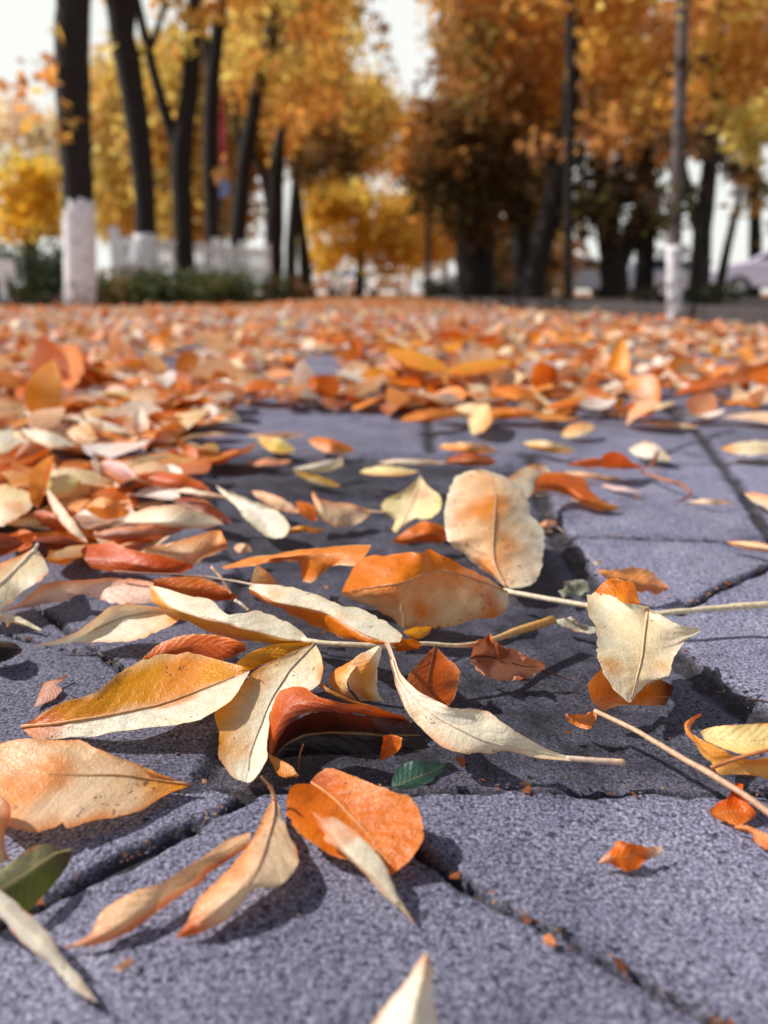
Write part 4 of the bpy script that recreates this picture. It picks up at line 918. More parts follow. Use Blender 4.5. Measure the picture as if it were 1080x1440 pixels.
# ------------------------------------------------------------------ the rest of the fall, strewn at random over the path
PAL = [('cream', CREAM, 13), ('ivory', (248, 236, 222), 22), ('pale pink', PALE, 15), ('rose', PINK, 12), ('tan', (222, 160, 104), 8), ('amber', (222, 148, 64), 9), ('orange', ORANGE, 20), ('burnt orange', DKOR, 14), ('rust', RUST, 9), ('lemon', CREAMY, 3)]  # large ivory share puts the sun caught by flat leaf tops into colour
PW = [p[2] for p in PAL]
lr = random.Random(5)
def litter_shape(r, nu, nv):
    """one curled leaf about its own origin; returns points (nu, nv, 3), a word for its shape"""
    L = r.choice((r.uniform(0.03, 0.06), r.uniform(0.055, 0.085), r.uniform(0.07, 0.105))); w = L * r.uniform(0.19, 0.32)
    arch = r.choice([-1, 1, 1]) * r.uniform(0.2, 1.7); cup = r.uniform(-0.5, 1.1); tw = r.uniform(-0.7, 0.7)
    pk = r.uniform(0.7, 1.25)
    G = np.zeros((nu, nv, 3))
    for i in range(nu):
        u = i / (nu - 1)
        a = arch * (u - 0.5)
        x = L * (math.sin(a) / arch if abs(arch) > 1e-3 else u - .5)
        z = L * ((math.cos(a) - 1) / arch) * -1 if abs(arch) > 1e-3 else 0
        hw = w * (math.sin(PI * min(1, max(0, u ** pk))) ** 0.8 if 0 < u < 1 else 0.0) + 0.0006
        for j in range(nv):
            v = j / (nv - 1) * 2 - 1
            c = cup * v
            y = hw * (math.sin(c) / cup if abs(cup) > 1e-3 else v)
            zz = z + hw * abs(v) * cup * 0.55
            t = tw * (u - 0.5)
            G[i, j] = (x, y * math.cos(t) - zz * math.sin(t) * .5, zz * math.cos(t) + y * math.sin(t))
    word = 'rolled' if cup > .8 else 'twisted' if abs(tw) > .5 else 'arched' if arch < -.7 else 'curled' if arch > 1.0 else 'folded' if cup > .45 else 'flat'
    return G, word

def place_litter(r, x, y, nu, nv, lift):
    G, word = litter_shape(r, nu, nv)
    low = 1.0 if y > 0.8 else 0.45
    if y < 0.8: G = G * 0.86
    yaw, tilt, roll = r.uniform(0, 2 * PI), r.gauss(0, 0.15) * low, r.gauss(0, 0.20) * low
    if r.random() < 0.035 * low: tilt = r.uniform(0.5, 1.1) * r.choice((-1, 1)); word = 'tilted'
    if r.random() < 0.08 * low: roll = r.uniform(0.6, 1.2) * r.choice((-1, 1)); word = 'half turned'
    ca, sa = math.cos(tilt), math.sin(tilt); cr, sr = math.cos(roll), math.sin(roll); cy, sy = math.cos(yaw), math.sin(yaw)
    A = np.array([[cy, -sy, 0], [sy, cy, 0], [0, 0, 1]]) @ np.array([[ca, 0, -sa], [0, 1, 0], [sa, 0, ca]]) @ np.array([[1, 0, 0], [0, cr, -sr], [0, sr, cr]])
    W = G @ A.T
    s = r.uniform(0, 50)
    for i in range(nu):
        for j in range(nv):
            W[i, j, 2] += 0.0022 * mnoise.noise(Vector((W[i, j, 0] * 60 + s, W[i, j, 1] * 60, s)))
    W[..., 2] += -W[..., 2].min() + 0.0008 + lift
    name, c, _ = r.choices(PAL, PW)[0]
    name2, c2, _ = r.choices(PAL, PW)[0]
    base, sec = lin(c, KC * r.uniform(.85, 1.05)), lin(c2, KC)
    if base[0] > 2.3 * base[1]: base = (base[0], base[1] * 1.08, base[2] * 1.2)
    f = r.uniform(0.0, 0.45)
    cols = []
    for i in range(nu):
        for j in range(nv):
            k = f * max(0.0, min(1.0, 0.5 + 1.6 * mnoise.noise(Vector((G[i, j, 0] * 40 + s, G[i, j, 1] * 40, s * 2)))))
            cols.append(mixc(base, sec, k))
    return W, cols, name, word

def pxy(x, y):       # ground point -> photograph pixel
    d = y * CP + H * SP
    return 540 + F * x / d, 720 + F * (H * CP - y * SP) / d

BARE = [[(305,592),(420,578),(540,582),(610,640),(560,700),(700,760),(280,800),(250,770),(320,700),(300,640)],
        [(690,612),(790,592),(860,572),(935,552),(1080,560),(1400,560),(1400,1500),(600,1500),(640,700)],
        [(210,508),(262,506),(266,535),(214,535)], [(400,518),(480,516),(500,535),(400,538)], [(0,558),(40,556),(30,585),(0,590)]]
def bare(x, y):
    px, py = pxy(x, y)
    p = np.array([[px]]), np.array([[py]])
    return any(in_poly(p[0], p[1], b)[0, 0] for b in BARE)

spots = []
def strew(n, y0, y1, accept, zone):
    k = 0
    while k < n:
        y = y0 + (y1 - y0) * lr.random() ** 0.75 if zone != 'far' else y0 + (y1 - y0) * lr.random()
        hw = 0.62 * y + 0.12
        x = lr.uniform(-hw, hw)
        if accept(x, y):
            spots.append((x, y)); k += 1
def left_ok(x, y):
    px, py = pxy(x, y)
    return px < 320 and 556 < py < 800 and not (250 < px and py > 690) and not bare(x, y)
strew(430, 0.44, 1.25, left_ok, 'near')
strew(1700, 1.0, 3.0, lambda x, y: pxy(x, y)[1] < 600 and not bare(x, y), 'mid')
strew(520, 1.02, 1.8, lambda x, y: pxy(x, y)[1] < 592 and not bare(x, y), 'far')
strew(70, 0.93, 1.16, lambda x, y: pxy(x, y)[1] < 606 and not in_poly(np.array([pxy(x, y)[0]]), np.array([pxy(x, y)[1]]), [(310,588),(420,578),(600,586),(600,640),(300,640)])[0] and lr.random() < .8, 'far')
spots.sort(key=lambda p: p[1])
n_ind = 300 - HERO_COUNT[0]
ORD = ['nearest', 'second', 'third', 'fourth', 'fifth', 'sixth', 'seventh', 'eighth', 'ninth', 'tenth', 'eleventh', 'twelfth', 'thirteenth', 'fourteenth', 'fifteenth', 'sixteenth']
marks = [(r_, p_) for r_, p_ in LANDMARKS if r_]
items = []
stuffV, stuffF, stuffC, stuffU, so = [], [], [], [], 0
def to_stuff(W, cols):
    global so
    nu, nv = W.shape[:2]
    stuffV.append(W.reshape(-1, 3)); stuffC.append(np.array([(*c, 1.0) for c in cols]))
    ii = (np.arange(nu - 1)[:, None] * nv + np.arange(nv - 1)[None, :]).reshape(-1)
    stuffF.append(np.stack([ii, ii + 1, ii + nv + 1, ii + nv], -1) + so)
    stuffU.append(np.array([(i / (nu - 1), j / (nv - 1)) for i in range(nu) for j in range(nv)]))
    so += nu * nv
for k, (x, y) in enumerate(spots):
    lift = abs(lr.gauss(0, 0.007)) if y < 1.3 else abs(lr.gauss(0, 0.005))
    if y < 0.8: lift *= 0.5
    if len(items) < n_ind:
        W, cols, cname, word = place_litter(lr, x, y, 15, 9, lift)
        mb = MB(); nu, nv = 15, 9
        base = np.array((x, y, 0.0))
        mb.add(W.reshape(-1, 3), [(i * nv + j, i * nv + j + 1, (i + 1) * nv + j + 1, (i + 1) * nv + j) for i in range(nu - 1) for j in range(nv - 1)], cols, [(i / (nu - 1), j / (nv - 1)) for i in range(nu) for j in range(nv)])
        o = mb.build('fallen_leaf', M['leaf']); o.location = base
        items.append((o, x, y, cname, word))
    else:
        W, cols, _, _ = place_litter(lr, x, y, 10, 5, lift)
        to_stuff(W + np.array((x, y, 0)), cols)
# labels of the strewn leaves: colour, shape, and their order behind, before or beside the nearest leaf that is easily found
groups = {}
for it in items:
    o, x, y, cname, word = it
    best = min(marks, key=lambda m: math.hypot(m[1][0] - x, m[1][1] - y))
    dx, dy = x - best[1][0], y - best[1][1]
    rel = 'beyond' if dy > abs(dx) else 'this side of' if -dy > abs(dx) else 'to the east of' if dx > 0 else 'to the west of'
    rel = {'to the east of': 'on kerb side of', 'to the west of': 'on hedge side of'}.get(rel, rel)
    groups.setdefault((cname, word, rel, best[0]), []).append((math.hypot(dx, dy), o))
for (cname, word, rel, ref), lst in groups.items():
    lst.sort(key=lambda q: q[0])
    for k, (_, o) in enumerate(lst):
        lead = ('%s %s leaf' % (cname, word)) if k == 0 else ('%s %s %s leaf' % (ORD[k], cname, word))
        tag(o, '%s %s the %s' % (lead, rel, ref), 'leaf', 'fallen leaves on the paving')
# far leaves: past counting
n_far = 0
while n_far < 7600:
    y = 2.6 + 13.0 * lr.random() ** 1.25
    x = lr.uniform(-0.60 * y - .2, 0.60 * y + .2)
    if y > 4.0 and x > 1.95 - 0.1 * y + 0.9 and lr.random() < .8: continue
    n_far += 1
    W, cols, _, _ = place_litter(lr, x, y, 7, 4, abs(lr.gauss(0, 0.008)))
    to_stuff(W + np.array((x, y, 0)), cols)
# crumbs of leaf and grit, most of them caught along the joints
def crumb(x, y, s):
    W = np.zeros((3, 3, 3))
    a = lr.uniform(0, 2 * PI); e = lr.uniform(.4, 1.0)
    for i in range(3):
        for j in range(3):
            px_, py_ = (i - 1) * s * lr.uniform(.6, 1.2), (j - 1) * s * e * lr.uniform(.5, 1.2)
            W[i, j] = (x + px_ * math.cos(a) - py_ * math.sin(a), y + px_ * math.sin(a) + py_ * math.cos(a), .0008 + lr.random() * s * .5)
    c = lin(lr.choice([(110, 66, 44), (150, 90, 56), (60, 44, 38), (190, 150, 116), (44, 38, 36), (84, 62, 50), (120, 116, 130)]), 1.0)
    to_stuff(W, [c] * 9)
for pts, w_ in GJ[:14]:
    for (x0, y0), (x1, y1) in zip(pts[:-1], pts[1:]):
        if min(y0, y1) > 1.1: continue
        for _ in range(int(math.hypot(x1 - x0, y1 - y0) * 620)):
            q = lr.random(); crumb(x0 + (x1 - x0) * q + lr.gauss(0, w_ * .8), y0 + (y1 - y0) * q + lr.gauss(0, w_ * .8), lr.uniform(.0003, .0007) if lr.random() < .9 else lr.uniform(.001, .0022))
for _ in range(700):
    y = 0.15 + 0.7 * lr.random(); x = lr.uniform(-.6 * y, .6 * y)
    dark_side = in_poly(np.array([x]), np.array([y]), DIRT_SHADE)[0]
    if dark_side or lr.random() < .25: crumb(x, y, lr.uniform(.0003, .0008) if lr.random() < .93 else lr.uniform(.001, .003))
st = link('leaf_litter', raw_mesh('leaf_litter', np.vstack(stuffV), np.vstack(stuffF), np.vstack(stuffC), np.vstack(stuffU)), M['litter'])
tag(st, 'dense carpet of cream and orange leaves covering the far path', 'leaf litter', kind='stuff')
# ------------------------------------------------------------------ trees
br = random.Random(23)
def trunk_mesh(paths, base):
    mb = MB()
    for pts, rr in paths:
        q = [np.array(p) - base for p in pts]
        n = max(8, len(q) * 5)
        s = np.linspace(0, len(q) - 1, n)
        fine = np.array([[np.interp(t, range(len(q)), [p[c] for p in q]) for c in range(3)] for t in s])
        for _ in range(2):
            fine[1:-1] = (fine[:-2] + 2 * fine[1:-1] + fine[2:]) / 4
        rad = np.interp(np.linspace(0, 1, n), np.linspace(0, 1, len(rr)), rr)
        mb.tube(fine, list(rad), 12, jitter=0.14)
    return mb

def crown_mesh(clumps, base, size, density):
    """clumps: (centre, radius, colour); many small leaf faces gathered in clumps"""
    C_, V_, F_ = [], [], []
    nr = np.random.RandomState(br.randint(0, 10 ** 6))
    vs, cs = [], []
    for c, r, col in clumps:
        n = int(density * (r / 0.4) ** 2)
        d = nr.normal(size=(n, 3)); d /= np.linalg.norm(d, axis=1, keepdims=True)
        p = np.array(c) - base + np.clip(nr.normal(size=(n, 3)), -2.4, 2.4) * (r * .62) * np.array((1, 1, .8))
        a = nr.normal(size=(n, 3)); a /= np.linalg.norm(a, axis=1, keepdims=True)
        b = np.cross(a, nr.normal(size=(n, 3))); b /= np.linalg.norm(b, axis=1, keepdims=True)
        s = size * nr.uniform(.6, 1.3, (n, 1))
        q = np.stack([p - a * s, p - b * s * .5, p + a * s, p + b * s * .5], 1)
        vs.append(q.reshape(-1, 3))
        k = nr.uniform(.85, 1.3, (n, 1)) * np.array(lin(col))[None]
        cs.append(np.repeat(np.hstack([np.clip(k, 0, .85), np.ones((n, 1))]), 4, axis=0))
    v = np.vstack(vs); f = np.arange(len(v)).reshape(-1, 4)
    return v, f, np.vstack(cs)

def make_tree(name, label, base, paths, clumps, wash=None, size=0.10, density=78, group=None, mat='foliage'):
    base = np.array((base[0], base[1], 0.0))
    t = empty(name, base)
    tag(t, label, 'tree', group)
    trunk_mesh(paths, base).build('trunk', M['bark'], t)
    if wash:
        h, r0, r1 = wash
        m = MB(); pts = [np.array(p) - base for p in paths[0][0][:2]]
        d = (pts[1] - pts[0]) / max(1e-6, (pts[1] - pts[0])[2])
        zs = np.linspace(0.0, h, 12)
        seg0 = len(m.v)
        m.tube([pts[0] + d * z for z in zs], [r0 + (r1 - r0) * z / h for z in zs], 16, jitter=0.08)
        for k_ in range(11 * 16, 12 * 16):
            x_, y_, z_ = m.v[seg0 + k_]; m.v[seg0 + k_] = (x_, y_, z_ + br.uniform(-.07, .05))
        m.build('painted_band', M['white_paint'], t)
    if clumps:
        v, f, c = crown_mesh(clumps, base, size, density)
        link('crown', raw_mesh('crown', v, f, c), M[mat], t, smooth=False)
    return t

def clump_box(px0, px1, py0, py1, depth, thick, n, rr, cols, skip=None):
    out = []
    k = 0
    while len(out) < n and k < n * 40:
        k += 1
        x, y, d = br.uniform(px0, px1), br.uniform(py0, py1), depth + br.uniform(-thick, thick)
        if skip and any((x - a) ** 2 / rx ** 2 + (y - b) ** 2 / ry ** 2 < 1 for a, b, rx, ry in skip): continue
        out.append((far(x, y, d), br.uniform(*rr), br.choice(cols)))
    return out

def tpath(pts, depth):
    out = []
    for i, p in enumerate(pts):
        x, y = p[0], p[1]
        q = far(x, y, depth + (p[2] if len(p) > 2 else 0))
        if y >= 400: q[2] = -0.02
        out.append(q)
    return out

O1, O2, O3, O4, O5 = (254, 204, 112), (252, 186, 92), (254, 224, 150), (248, 170, 84), (228, 166, 100)
B1, B2, B3, G1, G2 = (176, 132, 76), (118, 92, 56), (70, 50, 34), (84, 80, 44), (150, 134, 76)
SKY = [(572, 55, 60, 90), (25, 60, 75, 80), (405, 60, 24, 30)]
d = 9.0
p = tpath([(112, 420), (112, 300), (104, 170), (100, 60), (108, -60), (114, -300), (118, -520)], d)
make_tree('broadleaf_tree', 'thick dark trunk with tall whitewashed base, nearest in the hedge row', p[0], [(p, [.15, .155, .175, .175, .16, .11, .05]),
    ([p[4], far(170, -160, d), far(240, -330, d)], [.09, .06, .02]), ([p[4], far(40, -150, d), far(-40, -320, d)], [.09, .06, .02]), ([p[5], far(190, -420, d), far(260, -560, d)], [.07, .04, .02])],
    clump_box(-120, 330, -520, -140, d, 1.3, 22, (.28, .5), [O1, O2, O3, O4]) + clump_box(20, 100, 20, 185, d - .3, .3, 13, (.06, .13), [O4, O5, O2]), wash=(1.12, .170, .168), group='trees along the hedge')
d = 13.0
p = tpath([(203, 420), (206, 300), (192, 160), (176, 70), (158, -30), (140, -200)], d)
make_tree('broadleaf_tree', 'leaning dark trunk second in the hedge row, crooked at mid height', p[0], [(p, [.17, .16, .19, .2, .15, .05]), ([p[3], far(185, 0, d), far(205, -150, d)], [.12, .09, .04])],
    clump_box(20, 330, -280, -70, d, 1.5, 15, (.3, .5), [O1, O2, O4]) + clump_box(120, 300, -50, 75, d + 1, 1, 18, (.12, .26), [O2, O4, O1]), wash=(1.05, .185, .178), group='trees along the hedge')
d = 14.5
p = tpath([(260, 420), (258, 320), (254, 215), (268, 120), (276, -20), (284, -160)], d)
make_tree('broadleaf_tree', 'dark trunk forked low into a V in the hedge row', p[0], [(p, [.19, .17, .19, .15, .13, .05]), ([p[2], far(232, 160, d), far(208, 70, d), far(188, -20, d), far(170, -140, d)], [.12, .10, .085, .07, .03]), ([far(208, 76, d), far(222, 40, d), far(240, -30, d)], [.06, .05, .03])],
    clump_box(180, 420, -240, -40, d, 1.5, 13, (.3, .5), [O1, O2, O3]) + clump_box(210, 330, 210, 260, d + 1.5, .4, 4, (.14, .24), [G1, B1]), group='trees along the hedge')
d = 16.5
p = tpath([(300, 420), (299, 320), (296, 220), (298, 120), (308, 30), (320, -60)], d)
make_tree('broadleaf_tree', 'slim straight dark trunk between forked tree and banner', p[0], [(p, [.17, .15, .16, .15, .13, .06]), ([p[3], far(286, 40, d), far(276, -40, d)], [.09, .07, .03])],
    clump_box(250, 420, -180, -10, d, 1.5, 11, (.3, .5), [O1, O2, O4]) + clump_box(320, 430, -20, 130, d, .6, 12, (.14, .28), [O2, O4, O1]), group='trees along the hedge')
d = 19.0
p = tpath([(333, 420), (335, 320), (345, 220), (362, 130), (384, 40), (396, -40)], d)
make_tree('broadleaf_tree', 'slanting dark trunk beyond the banner with spreading orange crown', p[0], [(p, [.19, .2, .18, .15, .17, .08]), ([p[2], far(333, 190, d), far(330, 120, d)], [.10, .07, .03]), ([p[4], far(430, 10, d), far(480, 6, d), far(540, 22, d)], [.07, .05, .03, .012]), ([far(430, 10, d), far(455, 60, d), far(470, 110, d)], [.04, .03, .012])],
    clump_box(320, 480, -80, 130, d, 1.6, 26, (.25, .5), [O1, O2, O3, O4], SKY) + clump_box(430, 535, -30, 60, d, .6, 16, (.12, .24), [O2, O4, B1, O1]) + clump_box(510, 560, 60, 130, d, .5, 7, (.1, .2), [O2, O1]), group='trees along the hedge')
d = 22.0
p = tpath([(384, 420), (386, 330), (388, 240), (396, 180)], d)
make_tree('broadleaf_tree', 'stout dark trunk under a brown leaf clump where the fence ends', p[0], [(p, [.26, .25, .22, .1]), ([p[1], far(372, 250, d), far(350, 200, d)], [.16, .12, .05])],
    clump_box(425, 505, 175, 255, d, .6, 17, (.22, .42), [B2, B2, B3, G1]) + clump_box(400, 530, 50, 170, d, 1.2, 14, (.3, .5), [O2, O4, O1]), group='trees along the hedge')
d = 24.0
p = tpath([(409, 420), (410, 340), (416, 240)], d)
make_tree('broadleaf_tree', 'slim trunk crowded beside the stout one where the fence ends', p[0], [(p, [.19, .17, .09])], clump_box(380, 470, 90, 210, d, .8, 16, (.3, .5), [O2, B1, O4]), group='trees along the hedge')
d = 27.0
p = tpath([(431, 420), (429, 370), (424, 320), (420, 260)], d)
make_tree('broadleaf_tree', 'small far trunk last in the hedge row', p[0], [(p, [.22, .22, .14, .06])], clump_box(395, 440, 120, 220, d, .8, 10, (.3, .55), [O2, O4, O1]), group='trees along the hedge')
# trees on the kerb side
d = 17.0
p = tpath([(668, 420), (668, 330), (662, 240), (655, 130)], d)
make_tree('broadleaf_tree', 'broad black trunk with olive brown crown closest to the sky gap', p[0], [(p, [.42, .40, .34, .15]), ([p[1], far(705, 230, d), far(735, 120, d)], [.2, .15, .06]), ([p[1], far(625, 230, d), far(600, 150, d)], [.18, .12, .05])],
    clump_box(640, 740, -40, 180, d, 1.5, 50, (.3, .55), [O5, B1, O4, G2], SKY) + clump_box(600, 720, 130, 240, d, 1.2, 26, (.3, .5), [O5, B1, B2, G1], SKY) + clump_box(585, 720, 225, 325, d - .5, .8, 24, (.28, .48), [B2, B2, G1, B3]), group='trees along the kerb', density=80)
d = 18.5
p = tpath([(738, 420), (732, 340), (742, 240), (735, 130)], d)
make_tree('broadleaf_tree', 'dark trunk behind the broad black one, its crown brown', p[0], [(p, [.24, .22, .18, .08]), ([p[1], far(712, 290, d), far(700, 220, d)], [.13, .1, .05])],
    clump_box(680, 810, -60, 200, d, 1.5, 60, (.3, .55), [O5, B1, O4, O2]) + clump_box(690, 780, 190, 320, d, 1, 20, (.28, .45), [B3, B2, G1]) + clump_box(690, 800, 320, 392, d + 1, .6, 16, (.22, .36), [B2, O5, B3, G1]), group='trees along the kerb', density=80)
d = 15.0
p = tpath([(748, 422), (755, 370), (775, 290), (796, 200), (806, 100), (808, -60), (806, -200)], d)
make_tree('broadleaf_tree', 'dark trunk sweeping up in a curve to a tall straight stem', p[0], [(p, [.23, .21, .19, .17, .15, .13, .06])],
    clump_box(735, 880, -200, -20, d, 1.5, 28, (.3, .5), [O4, O2, O5]) + clump_box(760, 840, 180, 310, d + .5, .8, 14, (.2, .38), [B2, B3, O5]), group='trees along the kerb')
d = 11.0
p = tpath([(799, 432), (799, 330), (800, 220), (802, 100), (804, -80)], d)
make_tree('slim_tree', 'thin bare brown stem beside the curved dark trunk', p[0], [(p, [.062, .058, .055, .05, .03])], clump_box(770, 850, -140, -30, d, .7, 10, (.2, .34), [O2, O4]), group='trees along the kerb')
d = 15.5
p = tpath([(864, 425), (864, 380), (850, 320), (842, 230), (838, 120)], d)
make_tree('broadleaf_tree', 'squat dark trunk dividing into a wide V under the orange crown', p[0], [(p, [.27, .27, .17, .13, .05]), ([p[1], far(880, 345, d), far(905, 290, d), far(915, 200, d), far(922, 90, d)], [.2, .2, .16, .12, .05]), ([p[1], far(865, 300, d), far(872, 210, d)], [.14, .1, .04])],
    clump_box(830, 960, -40, 190, d, 1.5, 58, (.26, .48), [O1, O2, O4, O5]) + clump_box(815, 915, 250, 325, d - .5, .8, 22, (.24, .4), [B3, G1, B2]) + clump_box(850, 960, 130, 240, d + 1, 1, 14, (.2, .38), [O5, O4, G1]) + clump_box(885, 985, 270, 375, d + .8, .5, 13, (.14, .26), [B2, G1, B3]), group='trees along the kerb', density=74)
d = 14.0
p = tpath([(984, 425), (986, 340), (998, 240), (1008, 120), (1015, -40)], d)
make_tree('broadleaf_tree', 'leaning dark trunk behind the whitewashed slender tree', p[0], [(p, [.19, .16, .14, .12, .05]), ([p[1], far(965, 260, d), far(950, 170, d)], [.1, .08, .03]), ([p[2], far(1040, 180, d), far(1080, 100, d)], [.08, .06, .03])],
    clump_box(940, 1150, -60, 160, d, 1.5, 54, (.24, .44), [O2, O4, O1, O5]) + clump_box(985, 1060, 150, 260, d + .6, .6, 10, (.16, .3), [B2, O5, G1]) + clump_box(1035, 1130, 135, 215, d - 3, .3, 20, (.16, .26), [O1, O3, O1]), group='trees along the kerb', density=74)
d = 16.0
p = tpath([(1010, 420), (1018, 370), (1034, 300), (1050, 230)], d)
make_tree('slim_tree', 'thin dark stem leaning outward beside the lilac car', p[0], [(p, [.10, .09, .07, .03])], clump_box(1045, 1130, 250, 335, d, .6, 14, (.16, .3), [G2, O2, G1]), group='trees along the kerb')
d = 16.5
p = tpath([(913, 422), (914, 370), (918, 310), (920, 250)], d)
make_tree('slim_tree', 'thin dark stem between the V trunk and the slender whitewashed tree', p[0], [(p, [.10, .09, .07, .04])], clump_box(895, 950, 290, 330, d, .5, 7, (.15, .25), [G1, B2, O5]), group='trees along the kerb')
# slender whitewashed tree right by the kerb
d = 4.3
p = tpath([(949, 452), (948, 345), (952, 250), (957, 120), (962, -40), (966, -220)], d)
p[0][2] = -0.01
M['grey_bark'] = simple('grey_smooth_bark', (0.12, 0.095, 0.085), 0.8, 0.35, 14, 0, .4)
t = empty('slender_tree', (p[0][0], p[0][1], 0)); b0 = np.array((p[0][0], p[0][1], 0.0))
tag(t, 'slender grey stem with whitewashed foot standing before the kerb', 'tree', 'trees along the kerb')
trunk_mesh([(p, [.038, .036, .035, .032, .029, .013])], b0).build('trunk', M['grey_bark'], t)
m = MB(); m.tube([np.array(q) - b0 for q in np.linspace(p[0], p[1], 10)], [.044] + [.0405] * 9, 16, jitter=.06); m.build('painted_band', M['white_paint'], t)
v, f, c = crown_mesh([(far(957, 98, d), .085, B3), (far(955, 200, d), .12, B3), (far(935, 196, d + .2), .10, B2), (far(990, 210, d), .08, B2), (far(948, 290, d), .12, G1), (far(922, 285, d + .1), .10, B3), (far(970, 270, d), .08, G1)] + clump_box(880, 1040, -260, -60, d, .5, 30, (.1, .2), [O2, O4, O1]), b0, .028, 900)
link('crown', raw_mesh('crown', v, f, c), M['foliage'], t, smooth=False)

# sunlit trees closing the view
def back_tree(label, px, depth, box, n, rr, cols, r=.2, wash=None, name='autumn_tree', density=52, size=.17, skip=SKY, thick=1.3):
    p = tpath([(px, 415), (px + 3, 350), (px - 2, (box[2] + box[3]) / 2)], depth)
    return make_tree(name, label, p[0], [(p, [r, r * .9, r * .4])], clump_box(*box, depth, thick, n, rr, cols, skip), wash=wash, density=density, size=size, group='sunlit trees closing the view')
back_tree('glowing yellow tree low over the end of the path', 505, 33, (435, 575, 262, 370), 46, (.4, .75), [(255, 196, 84), (255, 188, 74), (255, 206, 104)], wash=None)
back_tree('orange tree with thin pale trunk right of the yellow one', 572, 36, (545, 640, 285, 365), 30, (.5, .85), [O1, O2, O3], r=.13, wash=(1.4, .17, .16))
back_tree('orange tree on a pale thin trunk near the broad black trunk', 624, 38, (580, 660, 255, 350), 28, (.5, .85), [O2, O1, O4], r=.13, wash=(1.5, .18, .17))
back_tree('tall orange tree under the bright sky gap', 470, 41, (455, 600, 120, 240), 40, (.5, .9), [O1, O2, O3, O1])
back_tree('tall amber tree behind the hedge row trunks', 385, 29, (330, 480, -60, 250), 80, (.5, .9), [O1, O3, O2, O4])
back_tree('wide pale amber tree behind the fence', 250, 27, (215, 345, 60, 330), 100, (.45, .9), [O3, O1, (238, 190, 104), O1])
back_tree('amber tree top high behind the leaning hedge row trunk', 170, 30, (120, 250, 100, 320), 70, (.5, .9), [O3, (240, 200, 130), O1])
back_tree('small lemon yellow tree beside the first trunk', 42, 24, (15, 80, 235, 325), 16, (.35, .6), [(246, 206, 90), (240, 186, 60)])
back_tree('hazy peach tree at the frame edge past the lemon yellow one', 40, 36, (-20, 90, 120, 320), 34, (.4, .7), [(250, 214, 170), (246, 200, 160), (250, 226, 196)])  # haze is put into the pale leaf colours
back_tree('orange tree filling the gap left of the broad black trunk', 600, 30, (575, 660, 150, 290), 24, (.4, .7), [O2, O4, O1, O5], r=.12)
back_tree('amber tree showing between the kerb trunks', 770, 27, (640, 800, 120, 405), 64, (.45, .8), [O4, O5, O2, O1])
back_tree('rust tree behind the wide V trunk', 900, 25, (850, 1000, 60, 210), 40, (.4, .7), [O2, O4, O5])
back_tree('tall rust tree behind the lilac car', 1060, 24, (980, 1150, -40, 180), 44, (.4, .7), [O2, O4, O1])
back_tree('tall brown tree high behind the kerb trunks', 720, 28, (640, 880, -80, 130), 70, (.5, .9), [O5, O4, B1, O2])

# ------------------------------------------------------------------ hedge and shrubs along the left bed
def shrub(label, px0, px1, py0, depth, cols, n, rr):
    x = (gx(px0, depth) + gx(px1, depth)) / 2
    base = np.array((x, depth, 0.0))
    t = empty('shrub', base); tag(t, label, 'shrub', 'shrubs in the hedge bed')
    m = MB()
    for k in range(5):
        a = br.uniform(0, 2 * PI)
        m.tube([(0.05 * math.cos(a), .05 * math.sin(a), 0), (.25 * math.cos(a), .2 * math.sin(a), .45)], [.018, .008], 6)
    m.build('stems', M['bark'], t)
    cl = clump_box(px0, px1, py0, 418, depth, .45, n, rr, cols)
    v, f, c = crown_mesh(cl, base, .04, 420)
    v[:, 2] = np.maximum(v[:, 2], 0.01)
    link('crown', raw_mesh('crown', v, f, c), M['shrub'], t, smooth=False)
HG, HD, HO = (96, 104, 54), (60, 70, 40), (150, 104, 46)
shrub('dark green shrub filling the frame edge behind the first trunk', -60, 95, 362, 10.2, [HG, HD, HD], 34, (.16, .28))
shrub('olive shrub with orange leaves between first and second trunk', 125, 215, 396, 10.0, [HG, HD, HO], 20, (.14, .24))
shrub('thick green shrub in front of the middle of the white fence', 190, 300, 400, 10.6, [HG, HD, (96, 100, 52)], 32, (.15, .25))
shrub('dark shrub in front of the far fence panels', 275, 352, 402, 11.4, [HD, HG], 24, (.14, .24))
shrub('low dark shrub past the last fence post', 375, 428, 393, 16.0, [HG, HD, HO], 14, (.14, .24))
shrub('dark clipped shrub at the foot of the broad black trunk', 585, 680, 398, 20.0, [HD, B3], 18, (.2, .3))
shrub('dark shrub between the curved trunk and the broad black one', 690, 775, 396, 21.0, [HD, B3, B2], 20, (.2, .3))
shrub('low dark shrub behind the kerb beside the slender tree', 885, 1050, 414, 7.4, [B3, HD], 26, (.06, .10))
# soil beds as low sheets
def sheet_bed(name, pts):
    m = MB(); n = len(pts)
    v = [(x, y, 0.06) for x, y in pts] + [(x, y, -0.02) for x, y in pts]
    m.add(v, [tuple(range(n))] + [(i, i + n, (i + 1) % n + n, (i + 1) % n) for i in range(n)])
    o = m.build(name, M['soil'], smooth=False); tag(o, kind='structure'); return o
sheet_bed('hedge_bed', [(-9, 9.3), (-2.6, 9.3), (-1.9, 14), (-1.75, 24), (-12, 24)])
sheet_bed('kerb_bed', [(1.80, 2.4), (9, 2.4), (16, 26), (1.34, 26), (1.37, 8.8), (1.55, 7.0), (1.77, 5.0)])
